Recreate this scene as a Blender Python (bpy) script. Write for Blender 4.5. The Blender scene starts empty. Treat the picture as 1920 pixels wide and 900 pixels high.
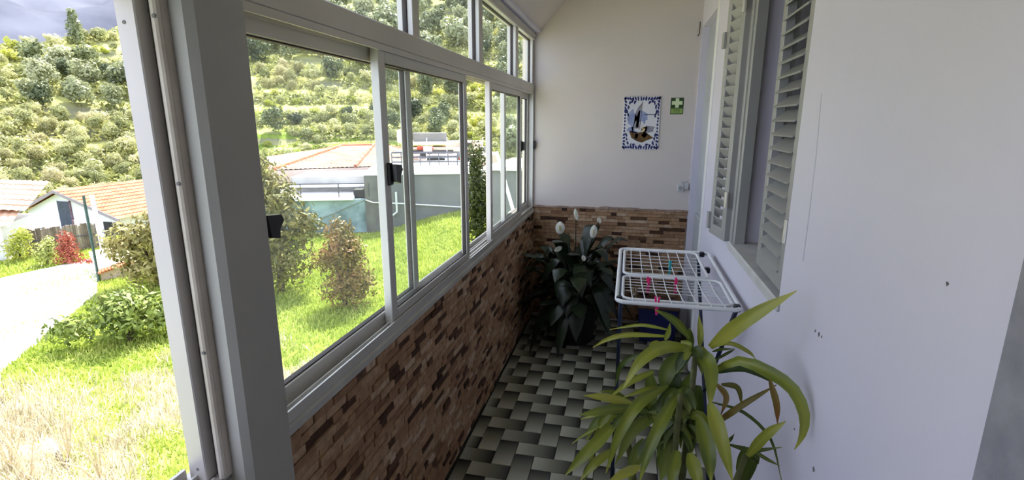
import bpy, math, random
import numpy as np
from mathutils import Vector, Matrix

# ------------------------------------------------------------------ camera
scene = bpy.context.scene
COL = scene.collection
F, CX, CY, VX, VY = 953.0, 960.0, 450.0, 1182.0, 231.0
EYE = 1.6
_p = math.atan((CY - VY) / F)
_up = np.array([0, math.cos(_p), -math.sin(_p)])
_y = np.array([(VX - CX) / F, (CY - VY) / F, 1.0]); _y /= np.linalg.norm(_y)
_x = -np.cross(_y, _up)
RW = np.array([_x, _y, _up])            # camera (right, up, forward) -> world
O = np.array([0.0, 0.0, EYE])

cam_d = bpy.data.cameras.new('camera')
cam_d.sensor_width = 36.0
cam_d.lens = 36.0 * F / 1920.0
cam_d.clip_start = 0.02
cam_d.clip_end = 2000
cam = bpy.data.objects.new('camera', cam_d)
COL.objects.link(cam)
_r, _u, _f = RW @ np.array([1, 0, 0]), RW @ np.array([0, 1, 0]), RW @ np.array([0, 0, 1])
cam.matrix_world = Matrix(((_r[0], _u[0], -_f[0], 0), (_r[1], _u[1], -_f[1], 0), (_r[2], _u[2], -_f[2], EYE), (0, 0, 0, 1)))
scene.camera = cam

# ------------------------------------------------------------------ world, sun, exposure
world = bpy.data.worlds.new('hazy_sky'); scene.world = world
world.use_nodes = True
wb = world.node_tree.nodes['Background']
wb.inputs[0].default_value = (0.75, 0.815, 1.0, 1)
wb.inputs[1].default_value = 1.15
sun_d = bpy.data.lights.new('sun', 'SUN'); sun_d.energy = 6.9; sun_d.angle = math.radians(0.6)
sun_d.color = (1.0, 0.95, 0.84)
sun = bpy.data.objects.new('sun', sun_d); COL.objects.link(sun)
SUNV = Vector((-0.07, 0.52, 0.86)).normalized()
sun.rotation_euler = SUNV.to_track_quat('Z', 'Y').to_euler()
sun.location = (-5, 30, 60)
vs = scene.view_settings
vs.view_transform = 'Standard'; vs.look = 'None'; vs.gamma = 1.0
try: vs.use_curve_mapping = False
except Exception: pass
vs.exposure = 1.36

# ------------------------------------------------------------------ pixel helpers (direction only)
def ray(px, py): return RW @ np.array([(px - CX) / F, (CY - py) / F, 1.0])
def G(px, py, z): d = ray(px, py); return O + d * ((z - EYE) / d[2])
def PX(px, py, x): d = ray(px, py); return O + d * (x / d[0])
def PY(px, py, y): d = ray(px, py); return O + d * (y / d[1])
def PD(px, py, r): d = ray(px, py); return O + d * (r / math.hypot(d[0], d[1]))
def plane_hit(px, py, p0, n): d = ray(px, py); return O + d * (np.dot(np.array(p0) - O, n) / np.dot(d, n))
def project(P):
    c = (np.asarray(P) - O) @ RW
    return CX + F * c[..., 0] / c[..., 2], CY - F * c[..., 1] / c[..., 2]

# ------------------------------------------------------------------ materials
MATS = {}
def L(r, g, b):
    f = lambda v: (v / 255 / 12.92) if v / 255 <= 0.04045 else ((v / 255 + 0.055) / 1.055) ** 2.4
    return (f(r), f(g), f(b), 1)
def new_mat(name):
    m = bpy.data.materials.new(name); m.use_nodes = True; MATS[name] = m
    return m, m.node_tree, m.node_tree.nodes['Principled BSDF']
def mat(name, c1, c2=None, scale=8.0, rough=0.6, metal=0.0, bump=0.0, bscale=60.0, detail=4.0, lo=0.35, hi=0.65, spec=0.4, coords='Object', stretch=None):
    m, nt, b = new_mat(name)
    b.inputs['Roughness'].default_value = rough; b.inputs['Metallic'].default_value = metal
    b.inputs['Specular IOR Level'].default_value = spec
    tc = nt.nodes.new('ShaderNodeTexCoord')
    src = tc.outputs[coords]
    if stretch:
        mp = nt.nodes.new('ShaderNodeMapping'); mp.inputs['Scale'].default_value = stretch
        nt.links.new(src, mp.inputs[0]); src = mp.outputs[0]
    if c2 is None: c2 = tuple(v * 0.88 for v in c1[:3]) + (1,)
    n = nt.nodes.new('ShaderNodeTexNoise'); n.inputs['Scale'].default_value = scale; n.inputs['Detail'].default_value = detail
    nt.links.new(src, n.inputs['Vector'])
    r = nt.nodes.new('ShaderNodeValToRGB'); r.color_ramp.elements[0].position = lo; r.color_ramp.elements[1].position = hi
    r.color_ramp.elements[0].color = c1; r.color_ramp.elements[1].color = c2
    nt.links.new(n.outputs['Fac'], r.inputs[0]); nt.links.new(r.outputs[0], b.inputs['Base Color'])
    if bump:
        n2 = nt.nodes.new('ShaderNodeTexNoise'); n2.inputs['Scale'].default_value = bscale; n2.inputs['Detail'].default_value = 6
        nt.links.new(src, n2.inputs['Vector'])
        bp = nt.nodes.new('ShaderNodeBump'); bp.inputs['Strength'].default_value = bump; bp.inputs['Distance'].default_value = 0.01
        nt.links.new(n2.outputs['Fac'], bp.inputs['Height']); nt.links.new(bp.outputs[0], b.inputs['Normal'])
    return m
def ramp_mat(name, cols, source='random', rough=0.7, bump=0.0, bscale=80, nscale=30.0, namt=0.25):
    """colour picked per object (Object Info random) or from the 'rnd' attribute, with grain on top"""
    m, nt, b = new_mat(name); b.inputs['Roughness'].default_value = rough; b.inputs['Specular IOR Level'].default_value = 0.3
    if source == 'random':
        s = nt.nodes.new('ShaderNodeObjectInfo').outputs['Random']
    else:
        a = nt.nodes.new('ShaderNodeAttribute'); a.attribute_name = 'rnd'; s = a.outputs['Fac']
    r = nt.nodes.new('ShaderNodeValToRGB'); cr = r.color_ramp; cr.interpolation = 'LINEAR'
    while len(cr.elements) < len(cols): cr.elements.new(0.5)
    for i, (p, c) in enumerate(cols): cr.elements[i].position = p; cr.elements[i].color = c
    nt.links.new(s, r.inputs[0])
    tc = nt.nodes.new('ShaderNodeTexCoord'); ge = nt.nodes.new('ShaderNodeNewGeometry')
    n = nt.nodes.new('ShaderNodeTexNoise'); n.inputs['Scale'].default_value = nscale; n.inputs['Detail'].default_value = 5
    nt.links.new(ge.outputs['Position'], n.inputs['Vector'])
    mr = nt.nodes.new('ShaderNodeMapRange'); mr.inputs[1].default_value = 0.3; mr.inputs[2].default_value = 0.7
    mr.inputs[3].default_value = 1 - namt; mr.inputs[4].default_value = 1 + namt
    nt.links.new(n.outputs['Fac'], mr.inputs[0])
    mx = nt.nodes.new('ShaderNodeMix'); mx.data_type = 'RGBA'; mx.blend_type = 'MULTIPLY'; mx.inputs[0].default_value = 1
    nt.links.new(r.outputs[0], mx.inputs[6]); nt.links.new(mr.outputs[0], mx.inputs[7]); nt.links.new(mx.outputs[2], b.inputs['Base Color'])
    if bump:
        n2 = nt.nodes.new('ShaderNodeTexNoise'); n2.inputs['Scale'].default_value = bscale; n2.inputs['Detail'].default_value = 6
        nt.links.new(ge.outputs['Position'], n2.inputs['Vector'])
        bp = nt.nodes.new('ShaderNodeBump'); bp.inputs['Strength'].default_value = bump; bp.inputs['Distance'].default_value = 0.004
        nt.links.new(n2.outputs['Fac'], bp.inputs['Height']); nt.links.new(bp.outputs[0], b.inputs['Normal'])
    return m
def leaf_mat(name, cols, nscale=1.5, trans=0.35, rough=0.5, attr=False, spec=0.3, backtint=1.0):
    """foliage: colour varies along position noise and per object, with light passing through the blade"""
    m = bpy.data.materials.new(name); m.use_nodes = True; MATS[name] = m
    nt = m.node_tree; b = nt.nodes['Principled BSDF']; out = nt.nodes['Material Output']
    b.inputs['Roughness'].default_value = rough; b.inputs['Specular IOR Level'].default_value = spec
    ge = nt.nodes.new('ShaderNodeNewGeometry'); oi = nt.nodes.new('ShaderNodeObjectInfo')
    n = nt.nodes.new('ShaderNodeTexNoise'); n.inputs['Scale'].default_value = nscale; n.inputs['Detail'].default_value = 3
    nt.links.new(ge.outputs['Position'], n.inputs['Vector'])
    ad = nt.nodes.new('ShaderNodeMath'); ad.operation = 'MULTIPLY_ADD'; ad.inputs[1].default_value = 0.5; 
    nt.links.new(oi.outputs['Random'], ad.inputs[0])
    sb = nt.nodes.new('ShaderNodeMath'); sb.operation = 'SUBTRACT'; sb.inputs[1].default_value = 0.25
    if attr:
        a = nt.nodes.new('ShaderNodeAttribute'); a.attribute_name = 'rnd'
        ml = nt.nodes.new('ShaderNodeMath'); ml.operation = 'MULTIPLY_ADD'; ml.inputs[1].default_value = 0.6
        nt.links.new(a.outputs['Fac'], ml.inputs[0]); 
        h = nt.nodes.new('ShaderNodeMath'); h.operation = 'MULTIPLY_ADD'; h.inputs[1].default_value = 1.0; h.inputs[2].default_value = -0.3
        nt.links.new(n.outputs['Fac'], h.inputs[0]); nt.links.new(h.outputs[0], ml.inputs[2]); nt.links.new(ml.outputs[0], ad.inputs[2])
    else:
        nt.links.new(n.outputs['Fac'], ad.inputs[2])
    nt.links.new(ad.outputs[0], sb.inputs[0])
    r = nt.nodes.new('ShaderNodeValToRGB'); cr = r.color_ramp
    while len(cr.elements) < len(cols): cr.elements.new(0.5)
    for i, (p, c) in enumerate(cols): cr.elements[i].position = p; cr.elements[i].color = c
    nt.links.new(sb.outputs[0], r.inputs[0]); nt.links.new(r.outputs[0], b.inputs['Base Color'])
    t = nt.nodes.new('ShaderNodeBsdfTranslucent'); nt.links.new(r.outputs[0], t.inputs[0])
    mx = nt.nodes.new('ShaderNodeMixShader'); mx.inputs[0].default_value = trans
    nt.links.new(b.outputs[0], mx.inputs[1]); nt.links.new(t.outputs[0], mx.inputs[2]); nt.links.new(mx.outputs[0], out.inputs[0])
    return m
def glass_mat(name, dust=0.06, tint=(0.95, 0.97, 0.96, 1), dustcol=(0.75, 0.77, 0.74, 1)):
    m = bpy.data.materials.new(name); m.use_nodes = True; MATS[name] = m
    nt = m.node_tree; nt.nodes.remove(nt.nodes['Principled BSDF']); out = nt.nodes['Material Output']
    tr = nt.nodes.new('ShaderNodeBsdfTransparent'); tr.inputs[0].default_value = tint
    gl = nt.nodes.new('ShaderNodeBsdfGlossy'); gl.inputs['Roughness'].default_value = 0.02
    m1 = nt.nodes.new('ShaderNodeMixShader'); m1.inputs[0].default_value = 0.02; nt.links.new(tr.outputs[0], m1.inputs[1]); nt.links.new(gl.outputs[0], m1.inputs[2])
    df = nt.nodes.new('ShaderNodeBsdfTranslucent'); df.inputs[0].default_value = dustcol
    tc = nt.nodes.new('ShaderNodeTexCoord'); n = nt.nodes.new('ShaderNodeTexNoise'); n.inputs['Scale'].default_value = 5; n.inputs['Detail'].default_value = 6
    nt.links.new(tc.outputs['Object'], n.inputs['Vector'])
    mr = nt.nodes.new('ShaderNodeMapRange'); mr.inputs[1].default_value = 0.3; mr.inputs[2].default_value = 0.75; mr.inputs[3].default_value = dust * 0.5; mr.inputs[4].default_value = dust * 1.6
    nt.links.new(n.outputs['Fac'], mr.inputs[0])
    m2 = nt.nodes.new('ShaderNodeMixShader'); nt.links.new(mr.outputs[0], m2.inputs[0]); nt.links.new(m1.outputs[0], m2.inputs[1]); nt.links.new(df.outputs[0], m2.inputs[2])
    nt.links.new(m2.outputs[0], out.inputs[0])
    return m

WHITE_WALL = mat('white_plaster', (0.69, 0.67, 0.775, 1), (0.64, 0.62, 0.72, 1), scale=1.6, rough=0.75, bump=0.12, bscale=35, lo=0.3, hi=0.8)
FAR_WALL = mat('cream_plaster', (0.69, 0.63, 0.60, 1), (0.64, 0.585, 0.565, 1), scale=1.2, rough=0.75, bump=0.1, bscale=30)
GREY_PLASTER = mat('rough_grey_plaster', (0.30, 0.30, 0.33, 1), (0.22, 0.22, 0.25, 1), scale=14, rough=0.9, bump=0.8, bscale=28)
COLUMN = mat('grey_column_paint', (0.44, 0.43, 0.40, 1), (0.385, 0.375, 0.355, 1), scale=2.0, rough=0.5, bump=0.05)
SILL = mat('sill_paint', (0.50, 0.50, 0.47, 1), (0.40, 0.40, 0.38, 1), scale=6, rough=0.55, bump=0.08)
ALU = mat('pale_aluminium', (0.62, 0.60, 0.56, 1), (0.55, 0.535, 0.505, 1), scale=3, rough=0.38, metal=0.35, spec=0.5)
ALU_D = mat('dark_gasket', (0.03, 0.025, 0.025, 1), (0.05, 0.03, 0.03, 1), rough=0.6)  # near-black strips edging the panes
BLACK = mat('black_plastic', (0.012, 0.011, 0.011, 1), (0.02, 0.016, 0.015, 1), rough=0.35)
SHUT = mat('shutter_aluminium', (0.39, 0.39, 0.385, 1), (0.35, 0.35, 0.345, 1), scale=4, rough=0.45, metal=0.15)
MORTAR = mat('mortar', (0.075, 0.055, 0.045, 1), (0.045, 0.03, 0.025, 1), scale=40, rough=0.9, bump=0.4)
CAP = mat('cap_mortar', (0.36, 0.27, 0.22, 1), (0.22, 0.15, 0.12, 1), scale=25, rough=0.9, bump=0.6)
GLASS = glass_mat('dusty_glass', 0.016)
GLASS_CLEAR = glass_mat('clear_glass', 0.02)
BRK = [(0.0, L(58, 38, 26)), (0.12, L(80, 52, 36)), (0.2, L(144, 110, 84)), (0.6, L(164, 130, 100)), (0.85, L(172, 143, 115)), (1.0, L(190, 166, 142))]
BRICK_O = ramp_mat('stone_strip', BRK, 'random', bump=0.5, bscale=120, nscale=38)
BRICK_A = ramp_mat('stone_strip_mass', BRK, 'attr', bump=0.5, bscale=120, nscale=38)

# ------------------------------------------------------------------ mesh builder
class MB:
    def __init__(s): s.v = []; s.f = []; s.c = []
    def add(s, vs_, fs, rnd=None):
        o = len(s.v); s.v += [tuple(v) for v in vs_]; s.f += [tuple(i + o for i in f) for f in fs]
        s.c += [rnd if rnd is not None else 0.5] * len(vs_)
        return s
    def box(s, x0, x1, y0, y1, z0, z1, M=None, rnd=None):
        vs_ = [(x, y, z) for z in (z0, z1) for y in (y0, y1) for x in (x0, x1)]
        if M is not None: vs_ = [tuple(M @ Vector(v)) for v in vs_]
        return s.add(vs_, [(0, 2, 3, 1), (4, 5, 7, 6), (0, 1, 5, 4), (2, 6, 7, 3), (0, 4, 6, 2), (1, 3, 7, 5)], rnd)
    def cbox(s, x0, x1, y0, y1, z0, z1, b=0.003, M=None):
        """box with chamfered edges"""
        xs, ys, zs = (x0, x1), (y0, y1), (z0, z1); vs_ = []; idx = {}
        for i in (0, 1):
            for j in (0, 1):
                for k in (0, 1):
                    sx, sy, sz = (1 - 2 * i) * b, (1 - 2 * j) * b, (1 - 2 * k) * b
                    for a, p in enumerate(((xs[i], ys[j] + sy, zs[k] + sz), (xs[i] + sx, ys[j], zs[k] + sz), (xs[i] + sx, ys[j] + sy, zs[k]))):
                        idx[i, j, k, a] = len(vs_); vs_.append(p)
        fs = []
        for i in (0, 1):
            q = [idx[i, 0, 0, 0], idx[i, 1, 0, 0], idx[i, 1, 1, 0], idx[i, 0, 1, 0]]; fs.append(q if i else q[::-1])
            q = [idx[0, i, 0, 1], idx[0, i, 1, 1], idx[1, i, 1, 1], idx[1, i, 0, 1]]; fs.append(q if i else q[::-1])
            q = [idx[0, 0, i, 2], idx[1, 0, i, 2], idx[1, 1, i, 2], idx[0, 1, i, 2]]; fs.append(q if i else q[::-1])
        for i in (0, 1):
            for j in (0, 1):
                q = [idx[i, j, 0, 0], idx[i, j, 1, 0], idx[i, j, 1, 1], idx[i, j, 0, 1]]; fs.append(q if (i == j) else q[::-1])
                q = [idx[i, 0, j, 0], idx[i, 0, j, 2], idx[i, 1, j, 2], idx[i, 1, j, 0]]; fs.append(q if (i == j) else q[::-1])
                q = [idx[0, i, j, 1], idx[1, i, j, 1], idx[1, i, j, 2], idx[0, i, j, 2]]; fs.append(q if (i == j) else q[::-1])
                for k in (0, 1):
                    q = [idx[i, j, k, 0], idx[i, j, k, 1], idx[i, j, k, 2]]; fs.append(q if (i + j + k) % 2 else q[::-1])
        if M is not None: vs_ = [tuple(M @ Vector(v)) for v in vs_]
        return s.add(vs_, fs)
    def tube(s, pts, r, n=8, closed=False, rnd=None):
        pts = [Vector(p) for p in pts]; k = len(pts); rr = r if isinstance(r, (list, tuple)) else [r] * k
        rings = []; prev = None
        for i, p in enumerate(pts):
            if closed: t = pts[(i + 1) % k] - pts[i - 1]
            else: t = pts[min(i + 1, k - 1)] - pts[max(i - 1, 0)]
            t.normalize()
            if prev is None: a = t.orthogonal().normalized()
            else:
                a = prev - t * prev.dot(t)
                a = a.normalized() if a.length > 1e-6 else t.orthogonal().normalized()
            prev = a; b = t.cross(a)
            rings.append([p + (a * math.cos(2 * math.pi * j / n) + b * math.sin(2 * math.pi * j / n)) * rr[i] for j in range(n)])
        vs_ = [v for rg in rings for v in rg]; fs = []
        for i in range(k if closed else k - 1):
            i2 = (i + 1) % k
            for j in range(n): fs.append((i * n + j, i * n + (j + 1) % n, i2 * n + (j + 1) % n, i2 * n + j))
        if not closed: fs += [tuple(range(n))[::-1], tuple((k - 1) * n + j for j in range(n))]
        return s.add(vs_, fs, rnd)
    def lathe(s, prof, c=(0, 0, 0), n=24):
        vs_ = [(c[0] + r * math.cos(2 * math.pi * j / n), c[1] + r * math.sin(2 * math.pi * j / n), c[2] + z) for r, z in prof for j in range(n)]
        fs = [(i * n + j, i * n + (j + 1) % n, (i + 1) * n + (j + 1) % n, (i + 1) * n + j) for i in range(len(prof) - 1) for j in range(n)]
        fs += [tuple(range(n))[::-1]]
        return s.add(vs_, fs)
    def poly_prism(s, pts, off):
        """flat polygon given thickness vector off"""
        k = len(pts); a = [Vector(p) for p in pts]; b = [p + Vector(off) for p in a]
        fs = [tuple(range(k))[::-1], tuple(range(k, 2 * k))] + [(i, (i + 1) % k, k + (i + 1) % k, k + i) for i in range(k)]
        return s.add(a + b, fs)
    def mesh(s, name, m, smooth=False, attr=False):
        me = bpy.data.meshes.new(name); me.from_pydata(s.v, [], s.f); me.update()
        if m: me.materials.append(m)
        if attr:
            at = me.attributes.new('rnd', 'FLOAT', 'POINT'); at.data.foreach_set('value', np.array(s.c, dtype=np.float32))
        if smooth: me.polygons.foreach_set('use_smooth', [True] * len(me.polygons))
        return me
    def build(s, name, m, parent=None, smooth=False, attr=False):
        return link(name, s.mesh(name, m, smooth, attr), parent)
def link(name, me, parent=None):
    o = bpy.data.objects.new(name, me); COL.objects.link(o)
    if parent is not None: o.parent = parent
    return o
def np_mesh(name, V, Fq, m, rnd=None, smooth=False):
    """fast mesh from arrays, all faces with the same number of corners"""
    V = np.asarray(V, dtype=np.float32); Fq = np.asarray(Fq, dtype=np.int32)
    me = bpy.data.meshes.new(name); k = Fq.shape[1]; nf = len(Fq)
    me.vertices.add(len(V)); me.vertices.foreach_set('co', V.ravel())
    me.loops.add(nf * k); me.loops.foreach_set('vertex_index', Fq.ravel())
    me.polygons.add(nf); me.polygons.foreach_set('loop_start', np.arange(0, nf * k, k, dtype=np.int32))
    me.update(calc_edges=True); me.validate()
    if rnd is not None:
        at = me.attributes.new('rnd', 'FLOAT', 'POINT'); at.data.foreach_set('value', np.asarray(rnd, dtype=np.float32))
    if smooth: me.polygons.foreach_set('use_smooth', np.ones(nf, dtype=bool))
    me.materials.append(m)
    return me
def tag(o, label=None, cat=None, group=None, kind=None):
    if label: o['label'] = label
    if cat: o['category'] = cat
    if group: o['group'] = group
    if kind: o['kind'] = kind
    return o
def empty(name, loc, label, cat, group=None, kind=None):
    o = bpy.data.objects.new(name, None); COL.objects.link(o); o.location = loc; o.empty_display_size = 0.1
    return tag(o, label, cat, group, kind)
def rot2(p, a):
    return (p[0] * math.cos(a) - p[1] * math.sin(a), p[0] * math.sin(a) + p[1] * math.cos(a))

# ------------------------------------------------------------------ room dimensions
XL, XR, YF = -0.74, 0.465, 4.07
ZS = 0.915          # top of the window sill
YB = -1.7           # end of the porch, behind the camera
random.seed(4)

# floor ---------------------------------------------------------------
fl = MB().box(-0.9, XR + 0.25, YB, YF + 0.15, -0.16, -0.006).build('floor', mat('floor_bed', (0.05, 0.05, 0.045, 1), (0.03, 0.03, 0.028, 1), scale=30, rough=0.8))
tag(fl, 'porch floor laid with woven-look grey and olive tiles', 'floor', kind='structure')
def weave_mat(name, axis):
    m, nt, b = new_mat(name); b.inputs['Roughness'].default_value = 0.42; b.inputs['Specular IOR Level'].default_value = 0.35
    tc = nt.nodes.new('ShaderNodeTexCoord'); sp = nt.nodes.new('ShaderNodeSeparateXYZ'); nt.links.new(tc.outputs['Generated'], sp.inputs[0])
    r = nt.nodes.new('ShaderNodeValToRGB'); cr = r.color_ramp
    cr.elements[0].position = 0.02; cr.elements[0].color = L(182, 181, 166); cr.elements[1].position = 0.98; cr.elements[1].color = L(24, 24, 19)
    e = cr.elements.new(0.45); e.color = L(132, 132, 116)
    nt.links.new(sp.outputs[axis], r.inputs[0])
    n = nt.nodes.new('ShaderNodeTexNoise'); n.inputs['Scale'].default_value = 55; n.inputs['Detail'].default_value = 4; nt.links.new(tc.outputs['Object'], n.inputs['Vector'])
    oi = nt.nodes.new('ShaderNodeObjectInfo')
    mr = nt.nodes.new('ShaderNodeMapRange'); mr.inputs[3].default_value = 0.82; mr.inputs[4].default_value = 1.08; nt.links.new(oi.outputs['Random'], mr.inputs[0])
    mx = nt.nodes.new('ShaderNodeMix'); mx.data_type = 'RGBA'; mx.blend_type = 'MULTIPLY'; mx.inputs[0].default_value = 1
    nt.links.new(r.outputs[0], mx.inputs[6]); nt.links.new(mr.outputs[0], mx.inputs[7])
    nt.links.new(mx.outputs[2], b.inputs['Base Color'])
    return m
U = 0.0975; JT = 0.0012
mH = MB().cbox(JT, 2 * U - JT, JT, U - JT, -0.006, 0.0, 0.0012).mesh('tile_crosswise', weave_mat('weave_crosswise', 0))
mV = MB().cbox(JT, U - JT, JT, 2 * U - JT, -0.006, 0.0, 0.0012).mesh('tile_lengthwise', weave_mat('weave_lengthwise', 1))
X0, Y0 = -0.478, 2.66
nt_ = 0
def clipped_tile(x0, x1, y0, y1, me, axis):
    cx0, cx1, cy1 = max(x0, XL + 0.002), min(x1, XR - 0.002), min(y1, YF - 0.002)
    if cx1 - cx0 < 0.008 or cy1 - y0 < 0.008: return
    o = link('tile', me, fl); o.location = (cx0, y0, 0)
    w, h = (2 * U, U) if axis == 0 else (U, 2 * U)
    o.scale = ((cx1 - cx0) / w, (cy1 - y0) / h, 1)
for r in range(-16, 32):
    for c in range(-4, 11):
        k = (c - r) % 4; x = X0 + c * U; yt = Y0 - r * U
        if k == 0: clipped_tile(x, x + 2 * U, yt - U, yt, mH, 0)
        elif k == 3: clipped_tile(x, x + U, yt - 2 * U, yt, mV, 1)

# ceiling: slopes up from the window beam, then runs level ---------------
ce = MB()
ce.poly_prism([(-0.70, YB, 2.29), (-0.70, YF + 0.1, 2.29), (-0.22, YF + 0.1, 2.80), (-0.22, YB, 2.80)], (-0.08, 0, 0.09))
ce.box(-0.30, XR + 0.3, YB, YF + 0.1, 2.80, 2.92)
ceil_o = ce.build('ceiling', FAR_WALL); tag(ceil_o, 'cream plaster ceiling sloping up from the window beam', 'ceiling', kind='structure')
rf = MB().poly_prism([(-0.96, YB, 2.44), (-0.96, YF + 0.3, 2.44), (XR + 0.5, YF + 0.3, 3.3), (XR + 0.5, YB, 3.3)], (0, 0, 0.07)).build('roof_slab', mat('roof_clay', L(170, 90, 60), L(140, 70, 45), rough=0.8), ceil_o)
bm_ = MB().cbox(-0.85, -0.70, YB, YF + 0.1, 2.27, 2.46, 0.008).build('beam', WHITE_WALL, ceil_o)

# left wall (low, clad in stone strips) -----------------------------------
wl = MB().box(-0.83, XL - 0.014, YB, YF + 0.1, -3.2, 0.885).build('wall_left', MORTAR)
tag(wl, 'low wall under the windows clad in brown split stone strips', 'wall', kind='structure')
unit = MB().cbox(-0.5, 0.5, -0.5, 0.5, -0.5, 0.5, 0.06).mesh('stone_strip', BRICK_O)
def lay_bricks(u0, u1, z0, z1, seed, rowh=0.0262):
    rnd = random.Random(seed); out = []; nrow = int((z1 - z0) / rowh); z = z1 - nrow * rowh
    for i in range(nrow):
        u = u0 - rnd.random() * 0.1
        while u < u1:
            ln = rnd.choice((0.045, 0.06, 0.075, 0.09, 0.105, 0.12)) * rnd.uniform(0.9, 1.1)
            a, b = max(u, u0), min(u + ln, u1)
            if b - a > 0.012: out.append((a, b, z, z + rowh, rnd.choice((0.0, 0.001, 0.002, 0.004, 0.007)), rnd.random()))
            u += ln
        z += rowh
    return out
br = lay_bricks(0.62, YF - 0.014, 0.0, 0.885, 11)
def dist_b(b): return (0.5 * (b[0] + b[1])) ** 2 + (b[2] - EYE) ** 2
def seen_left(b):
    px, py = project(np.array([XL, 0.5 * (b[0] + b[1]), 0.5 * (b[2] + b[3])])); return py < 905 and b[0] > 0.86
vis = sorted([b for b in br if seen_left(b)], key=lambda b: (dist_b(b)))
big = set(map(id, vis[:300])); massL = MB()
for b in br:
    d0, d1 = XL - 0.016, XL - 0.004 + b[4]
    if id(b) in big:
        o = link('stone_strip', unit, wl); o.location = ((d0 + d1) / 2, (b[0] + b[1]) / 2, (b[2] + b[3]) / 2)
        o.scale = (d1 - d0, b[1] - b[0] - 0.0018, b[3] - b[2] - 0.0018)
    else: massL.box(d0, d1, b[0] + 0.0009, b[1] - 0.0009, b[2] + 0.0009, b[3] - 0.0009, rnd=b[5])
o = massL.build('stone_cladding', BRICK_A, wl, attr=True); o['kind'] = 'stuff'
MB().box(-0.832, XL, YB, 0.62, -3.2, 0.885).build('wall_base', WHITE_WALL, wl)
si = MB().cbox(-0.838, -0.7345, YB, YF, 0.885, ZS, 0.006).build('window_sill', SILL, wl)

# far wall -----------------------------------------------------------------
wf = MB().box(-0.84, XR + 0.3, YF, YF + 0.15, -0.16, 2.85).build('wall_far', FAR_WALL)
tag(wf, 'cream end wall with stone strip wainscot below', 'wall', kind='structure')
br = lay_bricks(XL + 0.001, XR - 0.002, 0.0, 0.935, 23)
vis = sorted(br, key=lambda b: -(b[2] + 0.35 * b[0] + (0.3 if b[1] - b[0] > .05 else 0)))
big = set(map(id, vis[:300])); massF = MB()
for b in br:
    d0, d1 = YF - 0.012 - b[4], YF + 0.001
    if id(b) in big:
        o = link('stone_strip', unit, wf); o.location = ((b[0] + b[1]) / 2, (d0 + d1) / 2, (b[2] + b[3]) / 2)
        o.scale = (b[1] - b[0] - 0.0018, d1 - d0, b[3] - b[2] - 0.0018)
    else: massF.box(b[0] + 0.0009, b[1] - 0.0009, d0, d1, b[2] + 0.0009, b[3] - 0.0009, rnd=b[5])
o = massF.build('stone_cladding', BRICK_A, wf, attr=True); o['kind'] = 'stuff'
mm = MB(); rnd = random.Random(5); n = 60; a = []; 
for i in range(n + 1):
    x = XL + (XR - XL) * i / n; h = 0.010 + 0.003 * math.sin(i * 0.7) * rnd.random() + (0.005 if 26 < i < 42 else 0)
    a.append((x, h, 0.018 + 0.006 * rnd.random()))
vsx = []
for x, h, d in a: vsx += [(x, YF - d, 0.935), (x, YF - d * 0.8, 0.935 + h), (x, YF + 0.001, 0.935 + h * 1.1), (x, YF + 0.001, 0.935)]
fs = [(4 * i + j, 4 * i + 4 + j, 4 * i + 4 + (j + 1) % 4, 4 * i + (j + 1) % 4) for i in range(n) for j in range(4)] + [(0, 1, 2, 3), tuple(4 * n + j for j in (3, 2, 1, 0))]
mm.add(vsx, fs); mm.build('wainscot_cap', CAP, wf)

# right wall with a doorway and a shuttered window ---------------------------
WY0, WY1, WZ0, WZ1 = 1.603, 2.385, 1.08, 2.42      # window opening
DY0, DY1, DZ = 3.32, 4.045, 2.26                   # doorway
XO = XR + 0.2
w = MB()
w.box(XR, XO, YB, WY0, -0.16, 2.85); w.box(XR, XO, WY0, WY1, -0.16, WZ0); w.box(XR, XO, WY0, WY1, WZ1, 2.85)
w.box(XR, XO, WY1, DY0, -0.16, 2.85); w.box(XR, XO, DY0, DY1, DZ, 2.85); w.box(XR, XO, DY1, YF, -0.16, 2.85)
wr = w.build('wall_right', WHITE_WALL); tag(wr, 'white plastered house wall with a shuttered window and a doorway', 'wall', kind='structure')
ws = MB().cbox(XR - 0.012, XR + 0.16, WY0 - 0.02, WY1 + 0.02, WZ0 - 0.035, WZ0 + 0.002, 0.006).build('window_ledge', mat('ledge_paint', (0.62, 0.62, 0.63, 1), (0.5, 0.5, 0.5, 1), scale=7, rough=0.6, bump=0.15), wr)
CHIP = mat('bare_plaster', (0.13, 0.125, 0.12, 1), (0.2, 0.2, 0.2, 1), scale=80, rough=0.9)
for px, py, s in ((1529, 621, .004), (1536, 627, .005), (1541, 632, .003), (1526, 880, .006), (1490, 805, .003), (1777, 532, .003)):
    q = PX(px, py, XR); rnd = random.Random(px)
    MB().poly_prism([(XR - .0012, q[1] + s * (0.6 + .6 * rnd.random()) * math.cos(t), q[2] + s * (0.6 + .8 * rnd.random()) * math.sin(t)) for t in [i * math.pi / 4 for i in range(8)]][::-1], (0.0016, 0, 0)).build('plaster_chip', CHIP, wr)
sp_ = [PX(a, b, XR) for a, b in ((1541, 175), (1531, 290), (1518, 400), (1506, 490))]
MB().tube([(XR - .0002, q[1], q[2]) for q in sp_], .0018, 6).build('plaster_seam', mat('seam_filler', (0.54, 0.54, 0.58, 1), (0.58, 0.58, 0.62, 1), rough=0.9), wr)
pl = MB().box(XR - 0.04, XR + 0.001, YB, 0.645, -0.16, 2.80).build('pilaster', GREY_PLASTER, wr); tag(pl, 'rough grey rendered edge of the wall')

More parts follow.
